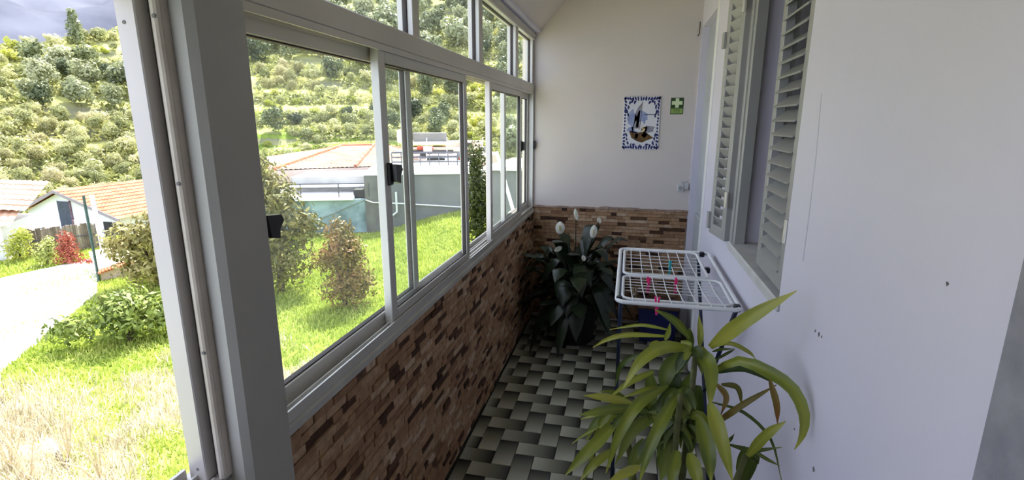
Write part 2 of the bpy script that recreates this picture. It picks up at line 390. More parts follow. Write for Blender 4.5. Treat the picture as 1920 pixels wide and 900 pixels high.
# door -----------------------------------------------------------------------
DOORP = mat('door_paint', (0.50, 0.53, 0.57, 1), (0.45, 0.48, 0.52, 1), scale=3, rough=0.45)
dr = MB().cbox(XR + 0.05, XR + 0.09, DY0, DY1, 0.0, DZ, 0.004).build('door_1', DOORP)
tag(dr, 'pale blue-grey door set back in the right wall beside the end wall', 'door', kind='structure')
fm = MB(); fm.cbox(XR - 0.010, XR + 0.05, DY0 - 0.055, DY0 + 0.004, 0.0, DZ + 0.05, 0.004)
fm.build('door_frame', mat('frame_white', (0.8, 0.8, 0.8, 1), (0.74, 0.74, 0.74, 1), rough=0.5), dr)
MB().cbox(XR + 0.035, XR + 0.0505, DY0 + 0.10, DY1 - 0.10, 1.15, 2.1, 0.004).build('door_panel', DOORP, dr)
MB().cbox(XR + 0.035, XR + 0.0505, DY0 + 0.10, DY1 - 0.10, 0.15, 0.95, 0.004).build('door_panel', DOORP, dr)

wb_ = MB().box(-0.83, XO, YB - 0.15, YB, -0.16, 2.85).build('unseen_back_wall', WHITE_WALL); tag(wb_, 'unseen plastered wall added behind the camera to cut the fill light', 'wall', kind='structure')  # added out of view to lower the light inside the porch

# column between the window bays ------------------------------------------------
CY0, CY1 = 0.735, 0.872
co = MB(); n = 3
co.cbox(-0.83, -0.695, CY0, CY1, -0.1, 2.3, 0.012)
col = co.build('column', COLUMN); tag(col, 'grey painted square column between the two window bays', 'column', kind='structure')
MB().cbox(-0.80, -0.735, CY1 - 0.002, CY1 + 0.012, ZS, 2.27, 0.002).build('filler_strip', COLUMN, col)

# windows ----------------------------------------------------------------------
# window_1: sliding window of four sashes on two tracks
w1 = empty('window_1', (-0.78, 0.9, ZS), 'four-sash sliding aluminium window above the stone-clad low wall', 'window', kind='structure')
def under(par):   # parts given in world coordinates under an Empty that is not at the origin
    return Matrix.Translation(-par.matrix_world.translation) if False else None
def part(mb, name, m, par, **k):
    o = mb.build(name, m, par, **k)
    if par is not None:
        t = Vector((0, 0, 0)); q = par
        while q is not None: t += q.location; q = q.parent
        o.location = -t
    return o
f = MB(); yA, yZ = 0.884, YF - 0.002
f.box(-0.825, -0.742, yA, yZ, ZS, ZS + 0.008)
for x0, x1, h in ((-0.825, -0.818, .045), (-0.803, -0.799, .028), (-0.787, -0.782, .030), (-0.768, -0.764, .026), (-0.747, -0.742, .030)): f.box(x0, x1, yA, yZ, ZS + .008, ZS + h)
part(f, 'track_rail', ALU, w1)
f = MB(); f.cbox(-0.830, -0.744, yA, yZ, 1.832, 1.896, 0.004)
for x0, x1 in ((-0.825, -0.818), (-0.786, -0.782), (-0.750, -0.744)): f.box(x0, x1, yA, yZ, 1.815, 1.833)
part(f, 'middle_rail', ALU, w1)
f = MB(); f.cbox(-0.825, -0.745, YF - 0.030, yZ, ZS, 1.832, 0.003); part(f, 'jamb', ALU, w1)
f = MB(); f.cbox(-0.825, -0.745, yA, yA + 0.022, ZS, 1.832, 0.003); part(f, 'jamb', ALU, w1)
def sash(y0, y1, xc, latch=None):
    t, wd = 0.014, 0.042; z0, z1 = ZS + 0.012, 1.826
    m = MB()
    m.cbox(xc - t, xc + t, y0, y0 + wd, z0, z1, 0.002); m.cbox(xc - t, xc + t, y1 - wd, y1, z0, z1, 0.002)
    m.cbox(xc - t, xc + t, y0 + wd, y1 - wd, z0, z0 + 0.048, 0.002); m.cbox(xc - t, xc + t, y0 + wd, y1 - wd, z1 - 0.044, z1, 0.002)
    s = part(m, 'sash', ALU, w1)
    g = MB(); a, b, c, d = y0 + wd, y1 - wd, z0 + 0.048, z1 - 0.044
    for q in ((a, a + .004, c, d), (b - .004, b, c, d), (a, b, c, c + .004), (a, b, d - .004, d)): g.box(xc - 0.008, xc + 0.008, *q)
    go = g.build('gasket', ALU_D, s)
    p = MB().box(xc - 0.002, xc + 0.002, a + .002, b - .002, c + .002, d - .002).build('pane', GLASS, s)
    if latch:
        ly, lz, hh = latch; l = MB()
        l.cbox(xc + t - .002, xc + t + 0.010, ly - 0.012, ly + 0.014, lz - hh, lz + hh, 0.003)
        l.poly_prism([(xc + t + .008, ly + .000, lz + hh * .9), (xc + t + .008, ly + .044, lz + hh * .75), (xc + t + .008, ly + .052, lz + hh * .3), (xc + t + .008, ly + .036, lz - hh * .2), (xc + t + .008, ly + .034, lz - hh * .9), (xc + t + .008, ly + .006, lz - hh * .7)], (.018, 0, 0))
        l.build('latch', BLACK, s)
    return s
sash(0.895, 1.795, -0.799, (0.945, 1.375, 0.032))
sash(1.487, 2.355, -0.765, (1.515, 1.44, 0.036))
sash(2.765, 3.62, -0.765, (3.60, 1.44, 0.036))
sash(3.24, 4.045, -0.799, None)
MB_ = MB(); MB_.cbox(-0.746, -0.728, YF - 0.040, YF - 0.016, 1.40, 1.465, 0.004); part(MB_, 'latch', BLACK, w1)
# window_2: fixed transom lights
w2 = empty('window_2', (-0.78, 0.9, 1.896), 'row of fixed transom panes above the sliding window', 'window', kind='structure')
f = MB(); f.cbox(-0.815, -0.742, yA, yZ, 2.215, 2.272, 0.004); f.cbox(-0.800, -0.735, yA, yZ, 2.238, 2.262, 0.003); part(f, 'head_rail', ALU, w2)
mul = [(0.884, 0.91), (1.765, 1.822), (2.585, 2.645), (3.43, 3.50), (4.025, yZ)]
for a, b in mul:
    f = MB(); f.cbox(-0.812, -0.752, a, b, 1.894, 2.218, 0.003); part(f, 'mullion', ALU, w2)
for (a, b), (c, d) in zip(mul[:-1], mul[1:]):
    f = MB()
    for q in ((b, b + .005, 1.896, 2.216), (c - .005, c, 1.896, 2.216), (b, c, 1.896, 1.901), (b, c, 2.210, 2.215)): f.box(-0.79, -0.774, *q)
    part(f, 'gasket', ALU_D, w2)
    f = MB(); f.box(-0.784, -0.780, b + .002, c - .002, 1.898, 2.213); part(f, 'pane', GLASS, w2)
# window_3: the open bay beside the camera
w3 = empty('window_3', (-0.78, 0.7, ZS), 'open window bay with a bright aluminium jamb beside the column', 'window', kind='structure')
f = MB()
f.box(-0.815, -0.742, YB, CY0, ZS, ZS + 0.010)
for x0, x1, h in ((-0.815, -0.808, .03), (-0.787, -0.782, .022), (-0.747, -0.742, .022)): f.box(x0, x1, YB, 0.70, ZS + .008, ZS + h)
part(f, 'track_rail', ALU, w3)
JW = mat('jamb_bright', (0.56, 0.53, 0.52, 1), (0.50, 0.475, 0.465, 1), scale=3, rough=0.35, metal=0.1)
f = MB(); f.cbox(-0.801, -0.762, 0.700, CY0, ZS + .01, 1.80, 0.002); part(f, 'jamb', JW, w3)
f = MB(); f.box(-0.763, -0.749, 0.725, CY0, ZS + .01, 1.80); part(f, 'gasket', mat('jamb_groove', (0.10, 0.10, 0.10, 1), (0.14, 0.13, 0.12, 1), rough=0.5), w3)
f = MB(); f.tube([(-0.743, 0.722, ZS + .01), (-0.743, 0.722, 1.80)], 0.009, 12); f.box(-0.752, -0.734, 0.722, CY0, ZS + .01, 1.80); part(f, 'jamb_rib', mat('jamb_pink', (0.62, 0.56, 0.50, 1), (0.5, 0.44, 0.38, 1), scale=10, rough=0.4), w3, smooth=False)
for z in (1.765, 1.50, 1.19):
    q = MB().tube([(-0.741, 0.7145, z), (-0.741, 0.7125, z)], 0.0035, 8); part(q, 'screw', CHIP, w3)
for x, z in ((-0.785, 1.755), (-0.78, 0.95)):
    q = MB().tube([(x, 0.701, z), (x, 0.699, z)], 0.003, 8); part(q, 'screw', CHIP, w3)
f = MB(); f.cbox(-0.82, -0.735, YB, CY0 + .01, 1.797, 1.90, 0.004); part(f, 'head_rail', ALU, w3)
f = MB(); f.cbox(-0.81, -0.745, YB, CY0 + .01, 1.90, 2.27, 0.004); part(f, 'head_panel', COLUMN, w3)

# window_4: shuttered window in the right wall
w4 = empty('window_4', (XR + 0.06, WY0, WZ0), 'house window with two grey louvred shutter leaves ajar', 'window', kind='structure')
f = MB()
f.cbox(XR + 0.005, XR + 0.05, WY1 - 0.045, WY1, WZ0, WZ1, 0.003); f.cbox(XR - 0.004, XR + 0.02, WY1 - 0.018, WY1 + 0.014, WZ0, WZ1, 0.003)
part(f, 'jamb', SHUT, w4)
f = MB(); f.cbox(XR + 0.045, XR + 0.075, WY0, WY0 + 0.03, WZ0, WZ1, 0.003); part(f, 'jamb', SHUT, w4)
f = MB(); f.cbox(XR + 0.005, XR + 0.06, WY0, WY1, WZ1 - 0.03, WZ1, 0.003); part(f, 'head_rail', SHUT, w4)
INF = mat('window_inner_frame', (0.33, 0.32, 0.31, 1), (0.28, 0.27, 0.26, 1), rough=0.5)
f = MB()
for y0, y1 in ((WY0, WY0 + .06), (WY1 - .06, WY1), ((WY0 + WY1) / 2 - .03, (WY0 + WY1) / 2 + .03)): f.cbox(XR + 0.13, XR + 0.17, y0, y1, WZ0, WZ1, 0.003)
f.cbox(XR + 0.13, XR + 0.17, WY0, WY1, WZ0, WZ0 + .06, 0.003); f.cbox(XR + 0.13, XR + 0.17, WY0, WY1, WZ1 - .06, WZ1, 0.003)
part(f, 'inner_frame', INF, w4)
f = MB(); f.box(XR + 0.148, XR + 0.152, WY0 + .02, WY1 - .02, WZ0 + .02, WZ1 - .02); part(f, 'pane', mat('dark_window_pane', (0.03, 0.03, 0.035, 1), (0.04, 0.04, 0.045, 1), rough=0.08), w4)
f = MB(); f.box(XO, XO + 0.02, WY0 - .1, WY1 + .1, WZ0 - .1, WZ1 + .1); part(f, 'blind', MATS['door_paint'], w4)
def shutter(hx, hy, ang, Ln, z0, z1, tilt, lab):
    """leaf with hinge edge at (hx, hy); runs along +Y turned by ang"""
    st, th, rl = 0.042, 0.032, 0.05
    r = MB()
    r.cbox(-th / 2, th / 2, 0, st, z0, z1, 0.003); r.cbox(-th / 2, th / 2, Ln - st, Ln, z0, z1, 0.003)
    r.cbox(-th / 2, th / 2, st, Ln - st, z0, z0 + rl, 0.003); r.cbox(-th / 2, th / 2, st, Ln - st, z1 - rl, z1, 0.003)
    s = r.build('shutter', SHUT, w4); s['label'] = lab
    s.location = Vector((hx, hy, 0)) - w4.location; s.rotation_euler = (0, 0, ang)
    sl = MB().cbox(-0.029, 0.029, st - .004, Ln - st + .004, -0.003, 0.003, 0.0012).mesh('slat', SHUT)
    z = z0 + rl + 0.02
    while z < z1 - rl - 0.01:
        o = link('slat', sl, s); o.location = (0, 0, z); o.rotation_euler = (0, tilt, 0); z += 0.0455
    for z in (z0 + 0.19, z1 - 0.3):
        h = MB(); h.tube([(-th / 2 - 0.004, -0.004, z - .035), (-th / 2 - 0.004, -0.004, z + .035)], 0.008, 10)
        h.cbox(-th / 2 - .004, -th / 2 + .002, -.004, .03, z - .03, z + .03, .001); h.build('hinge', ALU, s)
    return s
shutter(XR + 0.020, 1.617, -0.02, 0.345, WZ0 + 0.018, 2.38, math.radians(-37), 'closed louvred leaf over the near half of the window')
s = shutter(XR - 0.012, WY1 + 0.022, math.radians(9.5), 0.205, WZ0 - 0.003, 2.38, math.radians(52), 'narrow louvred leaf folded back towards the doorway')
lt = MB().cbox(-0.03, -0.012, 0.19, 0.215, 1.10, 1.18, 0.003).build('shutter_catch', SHUT, s)
MB().cbox(-0.03, -0.012, 0.19, 0.215, 1.93, 2.0, 0.003).build('shutter_catch', SHUT, s)

# ================================================================== outdoors: ground, hillside, mountain
GZ = -3.0
def vnoise(x, y, seed=0):
    x = np.asarray(x, float); y = np.asarray(y, float)
    xi = np.floor(x).astype(np.int64); yi = np.floor(y).astype(np.int64); fx = x - xi; fy = y - yi
    def h(a, b):
        n = (a * 374761393 + b * 668265263 + seed * 974711) & 0x7fffffff
        n = (n ^ (n >> 13)) * 1274126177 & 0x7fffffff
        return ((n ^ (n >> 16)) & 0xffff) / 65535.0
    sx = fx * fx * (3 - 2 * fx); sy = fy * fy * (3 - 2 * fy)
    return (h(xi, yi) * (1 - sx) + h(xi + 1, yi) * sx) * (1 - sy) + (h(xi, yi + 1) * (1 - sx) + h(xi + 1, yi + 1) * sx) * sy
def fbm(x, y, seed=0, o=4):
    v = 0; a = 0.5
    for i in range(o): v = v + a * vnoise(x * 2 ** i, y * 2 ** i, seed + i); a *= 0.5
    return v
def smooth(a, b, t): t = np.clip((t - a) / (b - a), 0, 1); return t * t * (3 - 2 * t)
def ridge(th):      # crest height of the terraced hill by bearing (degrees from the corridor axis)
    return np.interp(th, [-40, 0, 30, 38, 42, 46, 48, 50, 54, 58, 70, 95], [75, 75, 70, 52, 34, 20, 16, 14, 11.5, 9.8, 9, 9])
def terrain(x, y):
    x = np.asarray(x, float); y = np.asarray(y, float)
    r = np.hypot(x, y); th = np.degrees(np.arctan2(-x, y))
    low = GZ - 4.0 * smooth(25, 38, r) + 0.25 * (fbm(x * .25, y * .25, 3) - .5) + 0.95 * smooth(-11, -6, x) * smooth(13, 21, y) * (1 - smooth(25, 38, r))
    zr = ridge(th) + 1.6 * (fbm(x * .05, y * .05, 8) - .5)
    zb = -7.0 + 0.43 * (r - 47) + 5.0 * (fbm(x * .035, y * .035, 5) - .5)
    st = 2.3; q = zb / st + 1.6 * (fbm(x * .05, y * .05, 21) - .5); fl_ = np.floor(q); fr = q - fl_
    stp = np.where(fr < 0.66, fr / 0.66 * 0.42, 0.42 + (fr - 0.66) / 0.34 * 0.58)
    zt = zb + (fl_ + stp - q) * st
    zt = np.where(zt > zr, zr - 0.25 * (zt - zr), zt)
    k = smooth(44, 52, r)
    return low * (1 - k) + zt * k
def hit(px, py, r0=4.0, r1=200.0):
    d = ray(px, py); d = d / math.hypot(d[0], d[1]); rs = np.arange(r0, r1, 0.25)
    P = O + rs[:, None] * d; b = np.nonzero(P[:, 2] < terrain(P[:, 0], P[:, 1]))[0]
    return None if len(b) == 0 else P[b[0]]

# where the cut, dry grass lies on the plot (metres)
def straw(x, y):
    n = fbm(x * .9, y * .9, 31); px, py = project(np.stack([x, y, np.full_like(x, GZ)], -1))
    left = smooth(-30, 60, py - (905 - 0.62 * px) + 120 * (n - .5) * 2) * smooth(-40, 60, (1150 - 0.75 * px) - py + 100 * (n - .5))
    right = smooth(0, 60, py - (610 + 0.25 * (px - 400)) + 90 * (n - .5) * 2)
    corner = smooth(250, 60, px) * smooth(690, 790, py)
    left = left * (1 - smooth(215, 300, px) * smooth(770, 830, py))
    s = np.where(px < 430, np.maximum(left, corner), right)
    return np.clip(s, 0, 1)

gx = np.arange(-46, 14.01, 0.6); gy = np.arange(-6, 56.01, 0.6); XX, YY = np.meshgrid(gx, gy)
V = np.stack([XX.ravel(), YY.ravel(), terrain(XX.ravel(), YY.ravel())], -1); nx, ny = len(gx), len(gy)
ii, jj = np.meshgrid(np.arange(nx - 1), np.arange(ny - 1)); a = (jj * nx + ii).ravel()
V[:, 2] -= 0.0
def two_tone(name, c1, c2, c3, attr='rnd', nscale=3.0, rough=0.95):
    m, nt, b = new_mat(name); b.inputs['Roughness'].default_value = rough; b.inputs['Specular IOR Level'].default_value = 0.1
    at = nt.nodes.new('ShaderNodeAttribute'); at.attribute_name = attr
    ge = nt.nodes.new('ShaderNodeNewGeometry')
    n = nt.nodes.new('ShaderNodeTexNoise'); n.inputs['Scale'].default_value = nscale; n.inputs['Detail'].default_value = 6; nt.links.new(ge.outputs['Position'], n.inputs['Vector'])
    r = nt.nodes.new('ShaderNodeValToRGB'); r.color_ramp.elements[0].color = c1; r.color_ramp.elements[1].color = c2
    r.color_ramp.elements[0].position = 0.35; r.color_ramp.elements[1].position = 0.65
    nt.links.new(n.outputs['Fac'], r.inputs[0])
    mx = nt.nodes.new('ShaderNodeMix'); mx.data_type = 'RGBA'; nt.links.new(at.outputs['Fac'], mx.inputs[0]); nt.links.new(r.outputs[0], mx.inputs[6]); mx.inputs[7].default_value = c3
    nt.links.new(mx.outputs[2], b.inputs['Base Color'])
    return m
GROUND = two_tone('plot_earth', L(128, 148, 58), L(96, 118, 40), L(196, 184, 142))
sv = straw(V[:, 0], V[:, 1]) * (np.hypot(V[:, 0], V[:, 1]) < 24)
gme = np_mesh('ground', V, np.stack([a, a + 1, a + 1 + nx, a + nx], -1), GROUND, sv, True)
ground = link('ground', gme); tag(ground, 'grassy plot and yard outside below the porch windows', 'ground', kind='structure')

# hillside
rr = np.concatenate([np.arange(44, 130, 0.75), np.arange(130, 215, 3.0)]); tt = np.radians(np.arange(-12, 86, 0.45)); RR, TT = np.meshgrid(rr, tt)
hx, hy = -(RR * np.sin(TT)).ravel(), (RR * np.cos(TT)).ravel(); hz = terrain(hx, hy)
V = np.stack([hx, hy, hz], -1); nx = len(rr)
ii, jj = np.meshgrid(np.arange(nx - 1), np.arange(len(tt) - 1)); a = (jj * nx + ii).ravel()
gr = np.gradient(hz.reshape(RR.shape), axis=1) / np.gradient(RR, axis=1)
steep = smooth(0.36, 0.8, gr).ravel()
HILL = two_tone('terrace_grass', L(192, 190, 112), L(154, 158, 98), L(122, 122, 96), nscale=0.5)  # grass and riser colours paled to stand in for distance haze
hill = link('hillside', np_mesh('hillside', V, np.stack([a, a + nx, a + nx + 1, a + 1], -1), HILL, steep, False))
tag(hill, 'steep terraced green hillside across the valley', 'hillside', kind='structure')
# mountain beyond the crest
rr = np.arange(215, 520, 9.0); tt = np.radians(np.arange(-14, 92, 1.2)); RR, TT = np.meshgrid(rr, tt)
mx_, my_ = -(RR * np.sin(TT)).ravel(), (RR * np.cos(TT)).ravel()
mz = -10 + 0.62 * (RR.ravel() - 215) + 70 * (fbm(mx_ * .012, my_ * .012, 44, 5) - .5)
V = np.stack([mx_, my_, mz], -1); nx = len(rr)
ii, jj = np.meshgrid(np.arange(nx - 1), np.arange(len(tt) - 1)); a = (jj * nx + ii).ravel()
MOUNT = mat('haze_tinted_mountain', L(84, 88, 104), L(58, 63, 80), scale=0.04, rough=0.95, detail=8)  # blue-grey of distance haze and shade put into the base colour
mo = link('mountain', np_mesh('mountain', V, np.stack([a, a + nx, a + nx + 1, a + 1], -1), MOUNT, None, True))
tag(mo, 'mountain behind the terraced hill, blue-grey haze and shade put into its colour', 'mountain', kind='structure')

# ---------------------------------------------------------------- grass on the plot
rng = np.random.default_rng(7)
def scatter_plot(n, rmax=27):
    r = np.sqrt(rng.random(n)) * rmax; th = np.radians(rng.uniform(-2, 66, n)); r = np.maximum(r, 2.2)
    x, y = -r * np.sin(th), r * np.cos(th)
    return x, y, r
def blades(x, y, h, w, lean, name, m, zoff=0.0):
    n = len(x); z = terrain(x, y) + zoff; az = rng.uniform(0, 2 * np.pi, n); la = rng.uniform(0, 2 * np.pi, n); ll = lean * rng.random(n) * h
    B = np.stack([x, y, z], -1); S = np.stack([np.cos(az), np.sin(az), np.zeros(n)], -1) * (w[:, None] / 2)
    D = np.stack([np.cos(la) * ll, np.sin(la) * ll, np.sqrt(np.maximum(h * h - ll * ll, (0.15 * h) ** 2))], -1)
    Mi = B + D * np.array([0.45, 0.45, 0.62]); T = B + D
    V = np.stack([B - S, B + S, Mi + S * .8, Mi - S * .8, T], 1).reshape(-1, 3); k = np.arange(n) * 5
    Fq = np.concatenate([np.stack([k, k + 1, k + 2], -1), np.stack([k, k + 2, k + 3], -1), np.stack([k + 3, k + 2, k + 4], -1)])
    return link(name, np_mesh(name, V, Fq, m, np.repeat(rng.random(n), 5)))
GRASS = leaf_mat('grass_blade', [(0.1, L(118, 138, 52)), (0.5, L(166, 182, 80)), (0.9, L(206, 212, 122))], nscale=0.8, trans=0.3, attr=True)
STRAW = leaf_mat('dry_straw', [(0.1, L(160, 150, 122)), (0.5, L(212, 204, 182)), (0.9, L(242, 240, 228))], nscale=2.0, trans=0.2, attr=True)
x, y, r = scatter_plot(300000); s = straw(x, y); keep = (rng.random(len(x)) > s * 0.93) & (x < -1.3)
x, y, r = x[keep], y[keep], r[keep]
g = blades(x, y, rng.uniform(.05, .17, len(x)) * (0.6 + 0.8 * fbm(x * .6, y * .6, 9)), 0.008 + 0.0012 * r, 1.0, 'grass', GRASS)
g.parent = ground; g['kind'] = 'stuff'
x, y, r = scatter_plot(220000, 16); s = straw(x, y); keep = (rng.random(len(x)) < s) & (x < -1.3); x, y, r = x[keep], y[keep], r[keep]
g = blades(x, y, rng.uniform(.08, .30, len(x)), 0.005 + 0.0008 * r, 1.0, 'dry_grass', STRAW)
g.parent = ground; g['kind'] = 'stuff'

# ---------------------------------------------------------------- foliage
def leaf_cloud(name, m, blobs, n, ls, seed, flat=0.35, shell=0.55, updown=0.2):
    """leaf blades on the shells of a few ellipsoid blobs (centre, radii)"""
    rg = np.random.default_rng(seed); w = np.array([b[1][0] * b[1][2] for b in blobs], float); w /= w.sum()
    bi = rg.choice(len(blobs), n, p=w); C = np.array([b[0] for b in blobs], float)[bi]; Rd = np.array([b[1] for b in blobs], float)[bi]
    u = rg.normal(size=(n, 3)); u /= np.linalg.norm(u, axis=1)[:, None]
    rad = shell + (1 - shell) * rg.random(n) ** 0.6 + 0.10 * rg.normal(size=n)
    P = C + u * Rd * rad[:, None]
    nrm = u + 0.55 * rg.normal(size=(n, 3)); nrm[:, 2] += updown; nrm /= np.linalg.norm(nrm, axis=1)[:, None]
    t = np.cross(nrm, rg.normal(size=(n, 3))); t /= np.linalg.norm(t, axis=1)[:, None]; b = np.cross(nrm, t)
    s = ls * rg.uniform(0.6, 1.3, n)[:, None]
    A = P - t * s; Bq = P + b * s * flat + nrm * s * .12; Cq = P + t * s; Dq = P - b * s * flat + nrm * s * .12
    V = np.stack([A, Bq, Cq, Dq], 1).reshape(-1, 3); k = np.arange(n) * 4
    return np_mesh(name, V, np.stack([k, k + 1, k + 2, k + 3], -1), m, np.repeat(rg.random(n), 4))
def rblobs(seed, k, R, H, br=0.45):
    rd = random.Random(seed); out = [((0, 0, H * 0.55), (R * .7, R * .7, H * .42))]
    for i in range(k):
        a = rd.uniform(0, 6.28); d = rd.uniform(.35, .75) * R; z = rd.uniform(.25, .85) * H
        out.append(((d * math.cos(a), d * math.sin(a), z), (R * br * rd.uniform(.7, 1.2),) * 2 + (H * br * .55 * rd.uniform(.7, 1.2),)))
    return out
BARK = mat('bark', L(96, 82, 66), L(66, 56, 46), scale=12, rough=0.9, bump=0.6)
F_GREY = leaf_mat('grey_green_foliage', [(0.15, L(104, 112, 88)), (0.5, L(150, 156, 120)), (0.85, L(190, 192, 156))], nscale=0.35, trans=0.25)  # greens whitened in the palette as distance haze
F_DARK = leaf_mat('dark_foliage', [(0.15, L(66, 78, 60)), (0.5, L(100, 110, 80)), (0.85, L(142, 150, 110))], nscale=0.35, trans=0.25)  # haze paleness mixed into these greens too
F_OLIVE = leaf_mat('olive_scrub', [(0.15, L(134, 140, 96)), (0.5, L(178, 180, 130)), (0.85, L(214, 210, 168))], nscale=0.4, trans=0.3)
F_LIME = leaf_mat('lime_scrub', [(0.15, L(128, 142, 58)), (0.5, L(170, 176, 78)), (0.85, L(204, 202, 112))], nscale=0.4, trans=0.3)
F_PALE = leaf_mat('pale_cane', [(0.15, L(150, 152, 108)), (0.5, L(186, 182, 136)), (0.85, L(212, 204, 168))], nscale=0.4, trans=0.3)
protos = {
 'tree': [leaf_cloud('round_tree_crown', F_GREY, rblobs(i, 9, 2.4, 5.2, .40), 900, 0.36, i, flat=.5) for i in (1, 2, 3)],
 'dark': [leaf_cloud('dark_tree_crown', F_DARK, rblobs(i, 8, 2.2, 5.0, .42), 800, 0.34, i, flat=.5) for i in (4, 5)],
 'scrub': [leaf_cloud('olive_scrub', F_OLIVE, rblobs(i, 7, 1.7, 2.8, .45), 700, 0.27, i, flat=.35) for i in (6, 7, 8)],
 'lime': [leaf_cloud('lime_bush', F_LIME, rblobs(i, 6, 1.6, 1.9, .45), 520, 0.25, i, flat=.4) for i in (9, 10)],
 'cane': [leaf_cloud('pale_cane', F_PALE, rblobs(i, 7, 1.8, 3.0, .42), 800, 0.40, i, flat=.13, updown=0.0) for i in (11, 12)],
}
info = {'tree': ('hillside_tree', 'round grey-green tree', 'tree', 'grey-green trees'),
        'dark': ('hillside_tree', 'dark green tree', 'tree', 'dark green trees'),
        'scrub': ('hillside_bush', 'olive-green leafy bush', 'bush', 'olive bushes'),
        'lime': ('terrace_bush', 'low yellow-green bush', 'bush', 'yellow-green bushes'),
        'cane': ('cane_clump', 'pale feathery cane clump', 'cane', 'cane clumps')}
prng = random.Random(99); taken = []; counts = {}
def put_plant(kind, P, sc, where):
    nm, lab, cat, grp = info[kind]; lab, grp = lab + ' ' + where, grp + ' ' + where
    if counts.get(kind, 0) >= 295: return
    counts[kind] = counts.get(kind, 0) + 1
    o = link(nm, prng.choice(protos[kind])); tag(o, lab, cat, grp)
    o.location = (P[0], P[1], float(terrain(P[0], P[1])) - 0.25 * sc); o.rotation_euler = (0, 0, prng.uniform(0, 6.28)); sc *= .88; o.scale = (sc, sc, sc * prng.uniform(.85, 1.15))
def fill(x0, y0, x1, y1, kinds, step, sc, where):
    yy = y0
    while yy < y1:
        xx = x0 + prng.random() * step
        while xx < x1:
            P = hit(xx + prng.uniform(-.4, .4) * step, yy + prng.uniform(-.4, .4) * step, 46)
            if P is not None and math.hypot(P[0], P[1]) > 48:
                k = prng.choice(kinds); s = sc * prng.uniform(.7, 1.25) * (math.hypot(P[0], P[1]) / 75) ** .5
                R_ = {'tree': 2.5, 'dark': 2.3, 'scrub': 1.8, 'lime': 1.7, 'cane': 1.9}[k] * s
                if all((P[0] - q[0]) ** 2 + (P[1] - q[1]) ** 2 > (0.68 * (R_ + q[3])) ** 2 for q in taken):
                    taken.append((P[0], P[1], P[2], R_)); put_plant(k, P, s, where)
            xx += step
        yy += step * 0.72
# left bay
fill(-15, 62, 262, 128, ['scrub', 'lime', 'lime', 'scrub'], 26, .55, 'on the terraces just below the hill crest')
fill(55, 125, 285, 205, ['tree', 'tree', 'dark', 'scrub'], 17, .72, 'in the clump above the gabled house')
fill(-15, 140, 60, 215, ['lime', 'scrub'], 26, .5, 'on the bright terraces beside the tree clump')
fill(-15, 205, 300, 390, ['scrub', 'scrub', 'scrub', 'cane'], 13, .68, 'in the thicket right behind the gabled house')
# sliding window
fill(478, 45, 712, 128, ['dark', 'tree', 'dark', 'tree'], 17, .8, 'in the wood above the bright terraces')
fill(490, 136, 612, 172, ['cane', 'cane', 'scrub'], 14, .72, 'between the wood and the bright terraces')
fill(610, 128, 712, 160, ['tree', 'scrub', 'dark'], 16, .7, 'along the upper edge of the bright terraces')
fill(478, 172, 712, 222, ['lime', 'lime', 'scrub'], 30, .5, 'on the bright terraces above the hipped roof')
fill(478, 222, 712, 262, ['dark', 'scrub', 'scrub'], 16, .62, 'on the slope just above the hipped roof')
fill(478, 262, 640, 300, ['scrub', 'lime'], 24, .5, 'in the grass at the foot of the hill')
fill(722, 120, 875, 170, ['scrub', 'tree', 'cane'], 16, .7, 'high behind the railed terrace')
fill(722, 170, 875, 265, ['scrub', 'scrub', 'dark', 'lime'], 16, .68, 'on the slope behind the railed terrace')
fill(872, 160, 925, 270, ['lime', 'scrub', 'lime'], 15, .65, 'on the slope behind the evergreen shrub')
fill(925, 170, 1003, 300, ['tree', 'scrub'], 16, .7, 'behind the grey outbuilding')
# through the transoms
fill(590, -10, 1003, 160, ['tree', 'tree', 'tree', 'dark'], 19, .85, 'in the high wood seen through the transom panes')
# lone shapes on the crest
tm = leaf_cloud('crest_conifer', F_DARK, [((0, 0, 1.0), (.9, .9, .9)), ((0, 0, 2.2), (.8, .8, 1.0)), ((0, 0, 3.4), (.45, .45, .9))], 600, .26, 77)
P = PD(138, 46, 92); o = link('crest_tree', tm); o.location = (P[0], P[1], float(terrain(P[0], P[1])) - 0.2); o.scale = (1.1, 1.1, 1.15)
tag(o, 'small upright dark tree alone on the crest of the terraced hill', 'tree')
# low growth over the whole slope
n = 170000; r = rng.uniform(47, 118, n); th = np.radians(rng.uniform(8, 64, n)); x, y = -r * np.sin(th), r * np.cos(th); z = terrain(x, y)
dens = fbm(x * .12, y * .12, 61); zb_ = -7.0 + 0.43 * (r - 47) + 5.0 * (fbm(x * .035, y * .035, 5) - .5); q_ = zb_ / 2.3 + 1.6 * (fbm(x * .05, y * .05, 21) - .5); fr_ = q_ - np.floor(q_)
keep = np.where((fr_ > 0.12) & (fr_ < 0.62), dens > 0.52, dens > 0.34)
qx_, qy_ = project(np.stack([x, y, z], -1))
bright = ((qx_ > 470) & (qx_ < 720) & (qy_ > 166) & (qy_ < 222)) | ((qx_ < 130) & (qy_ > 78) & (qy_ < 185)) | ((qx_ > 865) & (qx_ < 925) & (qy_ > 200) & (qy_ < 245)) | ((qx_ < 262) & (qy_ < 95))
keep &= ~(bright & (fr_ < 0.66) & (rng.random(n) < .93)); x, y, z, r = x[keep], y[keep], z[keep], r[keep]; n = len(x)
P = np.stack([x, y, z + rng.uniform(0, .55, n)], -1); u = rng.normal(size=(n, 3)); u[:, 2] += .6; u /= np.linalg.norm(u, axis=1)[:, None]
t = np.cross(u, rng.normal(size=(n, 3))); t /= np.linalg.norm(t, axis=1)[:, None]; b = np.cross(u, t); s = rng.uniform(.12, .34, n)[:, None]
